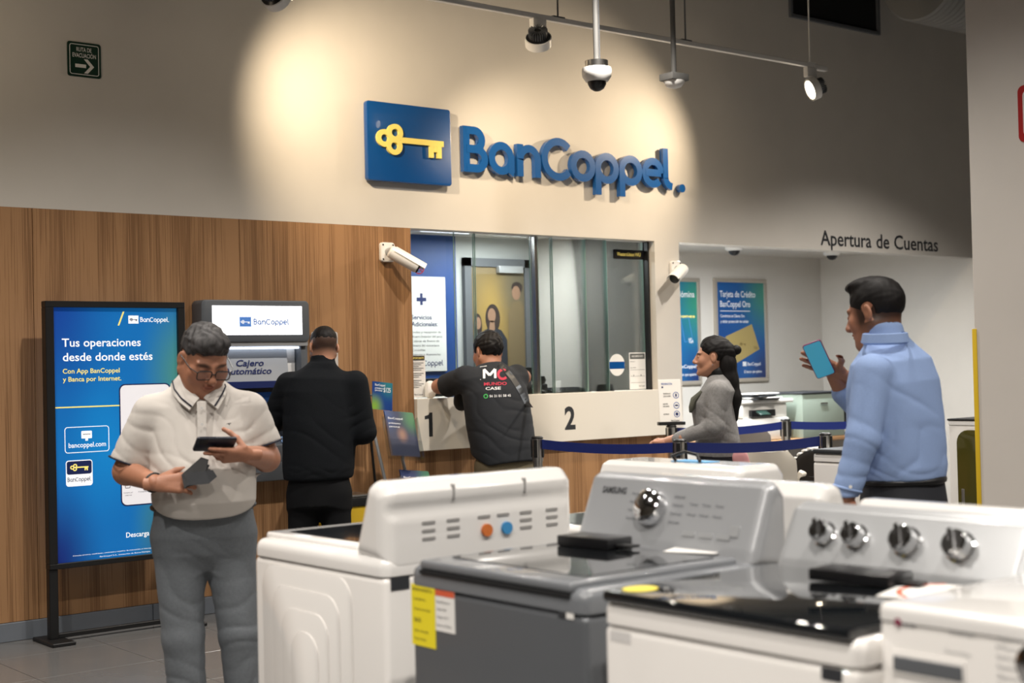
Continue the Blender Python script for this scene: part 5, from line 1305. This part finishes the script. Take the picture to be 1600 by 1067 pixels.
g = Field((-.16, -.12, 1.28), (.14, .12, 1.44), .006); g.limb((.03, 0, 1.33), (.025, 0, 1.385), .072, .064, 0); g.fold([(.004, (0, 0, 1.36), (.2, .2, .06), (0, 0, 1), 160, (1, 0, 0), 20)]); cloth(wo, 'neck_scarf', g, M_black)
MB().tube([(-.075, -.11, 1.27), (-.125, -.115, 1.22), (-.14, -.115, 1.17), (-.15, -.11, 1.14)], [.012, .022, .02, .008], 10).build('sweater_frill', mat('frill_olive', (96, 96, 84), .9), wo)
g = Field((-.22, -.24, .02), (.24, .24, .90), .0085)
g.torso((.02, 0, .64), (.02, 0, .885), SD, [(0, .17, .13, .15, 0), (1, .16, .135, .135, 0)], .03)
for sy in (-1, 1): g.limb((.02, sy*.085, .72), (.0, sy*.09, .42), .092, .07, .05); g.limb((.0, sy*.09, .42), (.02, sy*.09, .05), .07, .055, .03)
g.cut((0, 0, .035), (0, 0, -1)); cloth(wo, 'trousers', g, mat('trousers_dark', (26, 26, 30), .85))
shoe(wo, (.02, -.09, 0), (-1, 0, 0), M_shoeb); shoe(wo, (.02, .09, 0), (-1, 0, 0), M_shoeb)
MB().lathe([(.001, -.006), (.006, 0), (.001, .006)], 10, HM @ Matrix.Translation((-.083, -.006, -.045))).build('earring', M_chrome, wo)
g = Field((.04, -.30, .66), (.28, -.08, .94), .007); g.limb((.15, -.20, .86), (.17, -.20, .76), .05, .055, 0, flat=((0, 1, 0), .5)); o = link_mesh('pink_bag', np_mesh([g.mesh()], 'b'), mat('bag_pink', (196, 140, 140), .7), None, 180); o.matrix_world = world_of(wo); tag(o, 'pink cloth bag at the hip of the waiting woman', 'bag')

# ================================================================ man in the blue shirt
bl = person_root('man in light blue shirt seen from behind, reading a phone', 1395, (4.345, 3.17))
FW = unit((-.86, .50, 0)); SD = (FW[1], -FW[0], 0)
HM = head_matrix((-.045, .03, 1.618), (-.90, .44), -.22, .03)
hd, T = make_head(HM, (-.012, .0, 1.45), fat=.35, scale=1.04, neck_r=.064, fade=(-.095, -.03))
g = Field((-.5, -.35, .88), (.35, .42, 1.55), .007)
g.limb((-.17, .24, 1.31), (-.205, .20, 1.385), .036, .03, .02); g.limb((-.12, -.22, 1.10), (-.160, -.225, .965), .042, .031, .02)
g.torso((.03, .0, .95), (.0, .0, 1.50), SD, [(0, .15, .1, .1, 0), (.8, .15, .1, .1, 0), (1, .07, .06, .06, 0)], .03)
hA = make_hand((-.162, -.226, .955), (-.15, -.02, -1), (-.5, -.85, 0), 1, (.45, .5, .4))
HBP = ((-.182, .185, 1.395), (-.80, -.25, .42), (.35, .85, .15), 1)
hB = make_hand(*HBP, ((.0, .04, .05), (.0, .04, .05), (.0, .04, .05), (.0, .05, .05)), thumb=(.25, .75, -.62))
parts = [hd, g.mesh(), hA, hB]; skin(bl, parts, [T] + [ones(p) for p in parts[1:]], M_skinA)
link_mesh('hair', np_mesh([make_hair(HM, 'quiff', 1.04, low=-.055, thick=.006, amp=.0012)], 'hair'), M_hairblk, bl, 180)
M_shirt = mat('shirt_blue', (144, 168, 212), .85, noise=.04, scale=200, bump=.15, bscale=400)
g = Field((-.36, -.34, .90), (.34, .36, 1.58), .0065)
g.torso((.035, .0, .985), (-.006, -.005, 1.52), SD, [(0, .175, .14, .135, 0), (.12, .185, .155, .148, 0), (.45, .20, .155, .152, 0), (.7, .205, .135, .145, 0), (.85, .185, .11, .125, 0), (.94, .12, .085, .09, 0), (1, .075, .07, .072, 0)], .03)
g.limb((-.06, -.185, 1.40), (-.098, -.225, 1.17), .068, .058, .022); g.limb((-.098, -.225, 1.17), (-.158, -.225, .985), .058, .048, .02)
g.limb((.06, .175, 1.405), (-.04, .27, 1.19), .074, .064, .05); g.limb((-.04, .27, 1.19), (-.175, .235, 1.32), .060, .046, .03)
g.limb((-.010, -.005, 1.50), (-.016, .0, 1.545), .076, .070, .02)
g.fold([(.006, (-.12, -.2, 1.12), (.1, .15, .2), (.4, 0, 1), 75, (1, 0, 0), 14), (.007, (-.14, -.2, 1.02), (.1, .15, .06), (.3, 0, 1), 120, (1, 0, 0), 14), (.006, (.1, -.12, 1.1), (.18, .2, .14), (-.7, 0, .8), 50, (1, 0, .3), 10), (.006, (.08, -.12, 1.3), (.16, .2, .1), (.7, 0, .6), 55, (1, 0, -.3), 10), (.005, (.05, -.1, 1.02), (.2, .2, .04), (.1, 0, 1), 130, (1, 0, 0), 22)])
g.cut((0, 0, 1.005), (0, 0, -1), .01) if False else None
sl = tuple(slice(0, q) for q in g.n); P = g.pts(sl)
hem = np.where((P[..., 0] < -.085) & (P[..., 1] < -.13), .965 - P[..., 2], 1.012 - P[..., 2]); g.D = np.maximum(g.D, hem.astype(np.float32))
g.cut((-.01, 0, 1.565), (-.2, .3, 1), .004)
bs = cloth(bl, 'dress_shirt', g, M_shirt)
MB().lathe([(.086, 1.512), (.079, 1.543), (.075, 1.545), (.075, 1.505)], 36, Matrix.Translation((-.013, 0, 0)) @ Matrix.Rotation(.06, 4, 'X'), cap=False).build('collar', M_shirt, bs)
ring_tube(bs, 'cuff', (-.156, -.225, .995), (-.25, -.05, -1), .048, .006, M_shirt)
MB().cyl((-.143, -.270, 1.005), (-.143, -.278, 1.005), .006, n=12).build('button', M_whitep, bs)
g = Field((-.22, -.24, .02), (.28, .24, 1.08), .0085)
g.torso((.035, .0, .74), (.035, .0, 1.04), SD, [(0, .175, .14, .145, 0), (.5, .178, .14, .145, 0), (1, .165, .132, .125, 0)], .03)
g.limb((-.02, -.07, .82), (-.03, -.08, .45), .105, .08, .05); g.limb((-.03, -.08, .45), (-.03, -.08, .05), .08, .068, .03)
g.limb((.09, .07, .82), (.10, .08, .45), .105, .08, .05); g.limb((.10, .08, .45), (.10, .09, .05), .08, .068, .03)
g.cut((0, 0, .035), (0, 0, -1)); tr2 = cloth(bl, 'trousers', g, mat('trousers_navy', (38, 40, 46), .7))
n_ = 30; MB().tube([Vector((.035, 0, 1.008)) + Vector(SD)*(.172*math.cos(a)) + Vector(FW)*((.138 if math.sin(a) > 0 else .131)*math.sin(a)) for a in [2*math.pi*i/n_ for i in range(n_)]], .015, 8, closed=True).build('belt', M_black, tr2)
shoe(bl, (-.03, -.07, 0), (-.6, .8, 0), M_shoeb); shoe(bl, (.10, .10, 0), (-.6, .8, 0), M_shoeb)
phone('mobile_phone', 'phone with turquoise screen and magenta edge held by the man in blue', bl, in_palm(*HBP, .108, .026, .0245, .68), mat('phone_magenta', (120, 30, 84), .35), mat('phone_teal', (60, 150, 176), .2, emit=(70, 160, 190), estr=.35))

# ---------------------------------------------------------------- washing machines
M_enamel = mat('white_enamel', (234, 231, 227), .22, coat=.4)
M_gloss = mat('white_gloss_plastic', (230, 228, 225), .14, coat=.6)
M_gpaint = mat('graphite_paint', (98, 101, 105), .28, metal=.25, coat=.4)
M_gplas = mat('graphite_plastic', (112, 115, 119), .25, coat=.5)
M_silver = mat('silver_console', (176, 178, 180), .28, metal=.3, coat=.3)
M_dglass = mat('smoked_glass', (20, 23, 26), .05, coat=1.0)
M_gap = mat('shadow_gap', (14, 15, 17), .7)
M_label = mat('label_yellow', (232, 214, 40), .6); M_labr = mat('label_red', (206, 92, 60), .6)
SIDE = plane_M((0, 0, 0), (0, -1, 0), (0, 0, 1))       # print plane on a face turned to -x: x runs to -y

def soft_console(prof, y0, y1, r, grooves=()):
    xs = [p[0] for p in prof]; zs = [p[1] for p in prof]
    g = Field((min(xs) - .02, y0 - .02, min(zs) - .02), (max(xs) + .02, y1 + .02, max(zs) + .02), .0055)
    X, Z = np.meshgrid(g.ax[0], g.ax[2], indexing='ij'); d = np.full(X.shape, 9.); ins = np.zeros(X.shape, bool); n = len(prof)
    for i in range(n):
        ax_, az = prof[i]; bx, bz = prof[(i + 1) % n]; ex, ez = bx - ax_, bz - az; px, pz = X - ax_, Z - az
        t = np.clip((px*ex + pz*ez)/(ex*ex + ez*ez), 0, 1); d = np.minimum(d, np.hypot(px - ex*t, pz - ez*t))
        c = ((az > Z) != (bz > Z)) & (X < (bx - ax_)*(Z - az)/((bz - az) if abs(bz - az) > 1e-9 else 1e-9) + ax_); ins ^= c
    d = np.where(ins, -d, d)[:, None, :] + r; q = (np.abs(g.ax[1] - (y0 + y1)/2) - (y1 - y0)/2 + r)[None, :, None]
    g.D = (np.sqrt(np.maximum(d, 0)**2 + np.maximum(q, 0)**2) + np.minimum(np.maximum(d, q), 0) - r).astype(np.float32)
    for a, b, gr in grooves: g.limb(a, b, gr, gr, .018, 'cut')
    return np_mesh([g.mesh()], 'console')

def top_loader(label, loc, rz, w, dep, deck, top, m_body, m_deck, m_cons, m_lid, glass_lid=True, cons_front=.52, full_lid=False, bevel=.035, cr=.030, grooves=()):
    t = thing('washing_machine', label, 'washing machine', loc, rz, group='washing machines on the sales floor')
    MB().box((.0, 0, .03), (dep, w, deck - .055), .020, 4).build('cabinet', m_body, t)
    for x in (.06, dep - .06):
        for y in (.06, w - .06): MB().cyl((x, y, 0), (x, y, .04), .022, n=12).build('foot', M_blackp, t)
    MB().slab((-.002, -.001, deck - .053), (dep, w + .001, deck), bevel*.8, 5).build('top_deck', m_deck, t)
    if full_lid:
        MB().box((-.012, .012, deck - .006), (cons_front - .01, w - .012, deck + .018), .008, 3).build('lid', m_lid, t)
    else:
        MB().box((-.004, .045, deck - .012), (cons_front - .005, w - .045, deck + .014), .010, 3).build('lid', m_lid, t)
        if glass_lid: MB().box((.075, .085, deck + .0142), (cons_front - .05, w - .085, deck + .0165)).build('lid_glass', M_dglass, t, None)
        MB().box((-.007, .05, deck - .020), (.01, w - .05, deck - .011)).build('lid_gap', M_gap, t, None)
    h = top - deck
    prof = [(cons_front, deck - .01), (cons_front + .012, deck + .03), (cons_front + .075, top - .012), (cons_front + .10, top), (dep - .03, top), (dep, top - .035), (dep, deck - .03)]
    link_mesh('console', soft_console(prof, .004, w - .004, cr, grooves), m_cons, t, 180)
    a = Vector((cons_front + .012, 0, deck + .03)); b = Vector((cons_front + .075, 0, top - .012))
    return t, plane_M(a, (0, -1, 0), b - a), (b - a).length

# B: graphite machine with big knob
t, Mc, L_ = top_loader('graphite top-loading washer with yellow energy label and chrome dial', (2.085, 2.335, 0), 0, .672, .69, .955, 1.15, M_gpaint, M_gplas, mat('console_grey', (160, 162, 165), .3, metal=.2, coat=.4), M_gplas, cons_front=.55)
mk = Mc @ Matrix.Translation((-.39, L_*.52, 0))
MB().lathe([(.05, 0), (.05, .012), (.044, .03), (.030, .040), (.001, .042)], 32, mk).build('dial', M_chrome, t)
print_text(t, M_ink, [('SAMSUNG', -.60, L_*.72, .095, .018)], Mc, bold=.03, z=.0012)
it = []
for i in range(4): it += [('Normal', -.48, L_*(.3 + .14*i), .035, .008), ('Delicado', -.32, L_*(.3 + .14*i), .04, .008)]
for i in range(3): it += [('Temp', -.26 + .045*i, L_*(.62), .03, .007), ('Nivel', -.26 + .045*i, L_*(.45), .03, .007)]
print_text(t, M_grey, it, Mc, bold=0, z=.0012, name='dial_legend')
for i in range(3): MB().prism(rrect(-.26 + .06*i, .02, -.215 + .06*i, .034, .004), .0, .003, 'z', M=Mc).build('push_button', M_lgrey, t)
MB().prism(rrect(-.10, .03, -.07, .06, .004), 0, .003, 'z', M=Mc).build('start_button', M_lgrey, t)
flat([[(-.672 + .005, .75), (-.565, .75), (-.565, .904), (-.667, .904)]], M_label, t, SIDE, 'energy_label', .0, .0012)
flat([[(-.563, .798), (-.483, .798), (-.483, .898), (-.563, .898)]], M_paper, t, SIDE, 'info_label', .0, .0012)
flat([[(-.563, .885), (-.483, .885), (-.483, .9), (-.563, .9)]], M_labr, t, SIDE, 'label_heading', .0012, .0004)
print_text(t, M_ink, [('EFICIENCIA ENERGÉTICA', -.660, .888, .085, .008), ('Lavadora', -.655, .865, .05, .007), ('Consumo de energía', -.655, .84, .07, .006), ('IEE', -.655, .81, .03, .010), ('Ahorro de energía', -.655, .785, .06, .006), ('Importante', -.655, .765, .05, .006), ('Especificaciones', -.557, .868, .055, .006), ('Capacidad', -.557, .85, .04, .006), ('Voltaje 127 V', -.557, .83, .05, .006), ('Hecho en México', -.557, .81, .06, .006)], SIDE, bold=0, z=.0018, name='label_text')
flat([[(-.094, .888), (-.068, .888), (-.068, .91), (-.094, .91)]], M_ink, t, SIDE, 'badge_dark', .0, .0012); flat([[(-.066, .888), (-.041, .888), (-.041, .91), (-.066, .91)]], M_paper, t, SIDE, 'badge_pale', .0, .0012)
o = thing('security_tag', 'dark anti-theft device lying on the graphite washer lid', 'device', (2.535, 2.80, .972), .1)
MB().box((-.05, -.09, 0), (.05, .09, .028), .004).build('case', M_blackp, o); MB().box((-.02, -.14, .006), (.02, -.09, .012)).build('strap', M_black, o)
o = MB().box((-.09, -.07, 0), (.09, .07, .0015)).build('info_sheet', M_paper, None, None); o.location = (2.68, 2.55, .972); o.rotation_euler = (0, 0, .4); tag(o, 'white leaflet lying on the graphite washer lid', 'leaflet')

# C: white machine with smoked lid and four knobs
t, Mc, L_ = top_loader('white top-loading washer with dark glass lid and four chrome knobs', (2.075, 1.60, 0), 0, .672, .69, .95, 1.108, M_enamel, M_enamel, M_silver, M_dglass, cons_front=.545, full_lid=True)
for y in (.135, .226, .362, .498):
    mk = Mc @ Matrix.Translation((-.672 + y, L_*.52, 0)); r = .027 if y < .3 else .032
    MB().lathe([(r + .004, 0), (r + .004, .006), (r, .008), (r*.94, .034), (r*.8, .038), (.001, .038)], 28, mk).build('knob', M_chrome, t)
    MB().box((-.006, -r*.9, .036), (.006, r*.9, .048), .002, 1, M=mk @ Matrix.Rotation(.4, 4, 'Z')).build('knob_grip', M_chrome, t)
flat([[(-.648, .862), (-.585, .862), (-.585, .884), (-.648, .884)]], mat('label_pale', (206, 204, 202), .6), t, SIDE, 'rating_label', .0, .001)
flat([[(-.082, .866), (-.035, .866), (-.035, .89), (-.082, .89)]], M_numb, t, SIDE, 'badge', .0, .001)
o = MB().prism(ellipse(0, 0, .042, .035), 0, .001, 'z').build('round_sticker', mat('sticker_yellow', (226, 208, 80), .6), None, None); o.location = (2.13, 2.21, .9685); tag(o, 'round yellow sticker on the smoked glass lid', 'sticker')
o = thing('security_tag', 'dark anti-theft device on the smoked glass lid', 'device', (2.52, 1.93, .969), .1)
MB().box((-.05, -.10, 0), (.05, .10, .026), .004).build('case', M_blackp, o); MB().box((-.02, -.15, .006), (.02, -.10, .012)).build('strap', M_black, o)
o = thing('care_leaflet', 'white leaflet with red arc and yellow box on the smoked lid', 'leaflet', (2.50, 1.74, .969), .3)
MB().box((-.10, -.08, 0), (.10, .08, .0015)).build('sheet', M_paper, o, None); MB().ribbon(arc(0, -.06, .12, 30, 150, 10), .012, .0016, .002).build('red_arc', M_labr, o, None); MB().box((-.04, -.05, .0016), (.03, -.02, .002)).build('yellow_box', mat('print_amber', (222, 190, 70), .6), o, None)

# A: white machine seen from its back and pressed side
t, Mc, L_ = top_loader('white washer turned away, showing pressed side arches and console back', (2.155, 3.955, 0), -math.pi/2, .70, .725, .94, 1.145, M_enamel, M_gloss, M_gloss, M_gloss, cons_front=.55, bevel=.04, cr=.045, grooves=(((.738, -.02, 1.062), (.738, .72, 1.062), .020),))
MB().box((.03, .06, .942), (.50, .64, .9435)).build('lid_opening', M_gap, t, None)
for i, (a, b, z1) in enumerate(((.055, .56, .868), (.12, .50, .81), (.18, .445, .75), (.24, .395, .69))):
    MB().prism([(q[0], q[1]) for q in [(a, .05), (b, .05)] + arc(b - .07, z1 - .07, .07, 0, 90, 6) + arc(a + .07, z1 - .07, .07, 90, 180, 6)], -.004 - .004*i, .0 - .004*i if i else 0.0, 'y', bev=.003).build('pressed_arch', M_enamel, t)
Mb_ = plane_M((.725, 0, 0), (0, 1, 0), (0, 0, 1))
M_vent = mat('vent_slot', (150, 148, 146), .6)
for x in (.15, .235, .345, .415, .50, .60):
    for k in range(3 if x not in (.345, .415) else 1):
        MB().prism(rrect(x - .022, 1.02 - .022*k, x + .022, 1.028 - .022*k, .003), .0, .003, 'z', M=Mb_).build('vent_slot', M_vent, t)
for x, m_, zz in ((.352, mat('valve_orange', (206, 112, 50), .5), .985), (.425, mat('valve_blue', (60, 140, 196), .5), .985)):
    MB().cyl((.725, x, zz), (.735, x, zz), .018, n=18).build('valve_mark', m_, t)
for x in (.24, .50): MB().box((.70, x - .004, 1.08), (.728, x + .004, 1.125), .002, 1).build('console_rib', M_vent, t)
MB().box((.7245, .02, .85), (.728, .08, .885)).build('back_label', M_numb, t, None)

# E F G: second row, mostly hidden
t, Mc, L_ = top_loader('white washer behind the graphite one, with blue tape on its console', (2.93, 3.06, 0), 0, .67, .70, .93, 1.115, M_enamel, M_gloss, M_gloss, M_gloss, cons_front=.40)
tp = MB().box((-.035, -.08, 0), (.035, .08, .002)).build('blue_tape', mat('tape_blue', (70, 160, 214), .5), None, None); tp.location = (3.52, 3.37, 1.1155); tag(tp, 'strip of light blue tape on the rear washer console', 'tape')
cd = MB().tube([(3.48, 3.42, 1.118), (3.47, 3.43, 1.135), (3.49, 3.39, 1.15), (3.50, 3.34, 1.14), (3.47, 3.30, 1.122)], .006, 8).build('black_cable', M_black); tag(cd, 'short black cable looped over the blue tape', 'cable')
t, Mc, L_ = top_loader('white washer standing back to back with the graphite one', (3.63, 3.035, 0), math.pi, .67, .69, .93, 1.125, M_enamel, M_gloss, M_gloss, M_gloss, cons_front=.52)
MB().box((.6895, .08, 1.0), (.693, .30, 1.07), .002, 1).build('back_panel', M_grey, t)
t, Mc, L_ = top_loader('white washer behind the four-knob machine', (3.63, 2.285, 0), math.pi, .67, .69, .93, 1.095, M_enamel, M_gloss, M_gloss, M_gloss, cons_front=.52)
t, Mc, L_ = top_loader('white washer with dark lid standing near the queue posts', (6.58, 4.93, 0), 0, .43, .60, .915, 1.04, M_enamel, M_enamel, M_numb, M_numb, cons_front=.50, full_lid=True)

def front_loader(label, loc, w, dep, h, m_door, near=True):
    t = thing('washing_machine', label, 'washing machine', loc, 0, group='washing machines on the sales floor')
    MB().box((0, 0, .03), (dep, w, h - .03), .014, 3).build('cabinet', M_enamel, t); MB().slab((-.003, -.001, h - .032), (dep, w + .001, h), .016, 4).build('top_panel', M_gloss, t)
    for x in (.06, dep - .06):
        for y in (.06, w - .06): MB().cyl((x, y, 0), (x, y, .04), .022, n=12).build('foot', M_blackp, t)
    return t
t = front_loader('white front-loading washer in the lower right corner', (2.13, .955, 0), .64, .60, 1.012, None)
MB().box((-.004, .46, .885), (.001, .61, .93), .003, 2).build('drawer_front', M_enamel, t); MB().prism([(-.006, .918), (-.006, .895), (.0, .888), (.001, .924)], .465, .605, 'y').build('drawer_pull', M_grey, t)
mk = plane_M((0, .315, .945), (0, -1, 0), (0, 0, 1)); MB().lathe([(.042, 0), (.042, .008), (.036, .026), (.028, .03), (.001, .03)], 30, mk).build('dial', M_chrome, t)
Ml = SIDE
MB().cyl((-.001, .595, .980), (-.004, .595, .980), .007, n=18).build('logo_dot', mat('logo_wine', (130, 40, 70), .5), t)
print_text(t, M_grey, [('LG', -.583, .974, .022, .013)], Ml, bold=.02, z=.0012, name='logo_text')
print_text(t, M_lgrey, [('Inverter', -.49, .972, .05, .011), ('Direct Drive', -.50, .938, .05, .007)], Ml, bold=0, z=.0012, name='front_text')
print_text(t, M_lgrey, [(s_, -.40 + .0*i, .975 - .016*i, .05, .007) for i, s_ in enumerate(('Algodón', 'Mixto', 'Delicado', 'Rápido 30', 'Sport', 'Enjuague'))], Ml, bold=0, z=.0012, name='program_list')
dr = MB().lathe([(.15, 0), (.215, .0), (.22, .02), (.205, .045), (.165, .05), (.15, .02)], 48, plane_M((0, .32, .50), (0, -1, 0), (0, 0, 1)), cap=False).build('door_ring', M_silver, t); MB().lathe([(.001, .03), (.08, .028), (.152, .015), (.152, .01), (.001, .01)], 40, plane_M((0, .32, .50), (0, -1, 0), (0, 0, 1))).build('door_glass', M_dglass, t)
t = front_loader('white machine with olive tinted door, left of the column', (7.85, 4.62, 0), .68, .62, 1.05, None)
MB().prism(rrect(.02, .12, .60, .99, .08), -.03, .0, 'x', bev=.006).build('door_glass', mat('olive_glass', (70, 66, 24), .12, coat=.8), t)
MB().box((-.006, 0, 1.045), (.62, .68, 1.058), .004).build('top_trim', M_black, t); MB().box((-.036, .55, .45), (-.029, .57, .62), .002, 1).build('door_handle', M_steel, t)
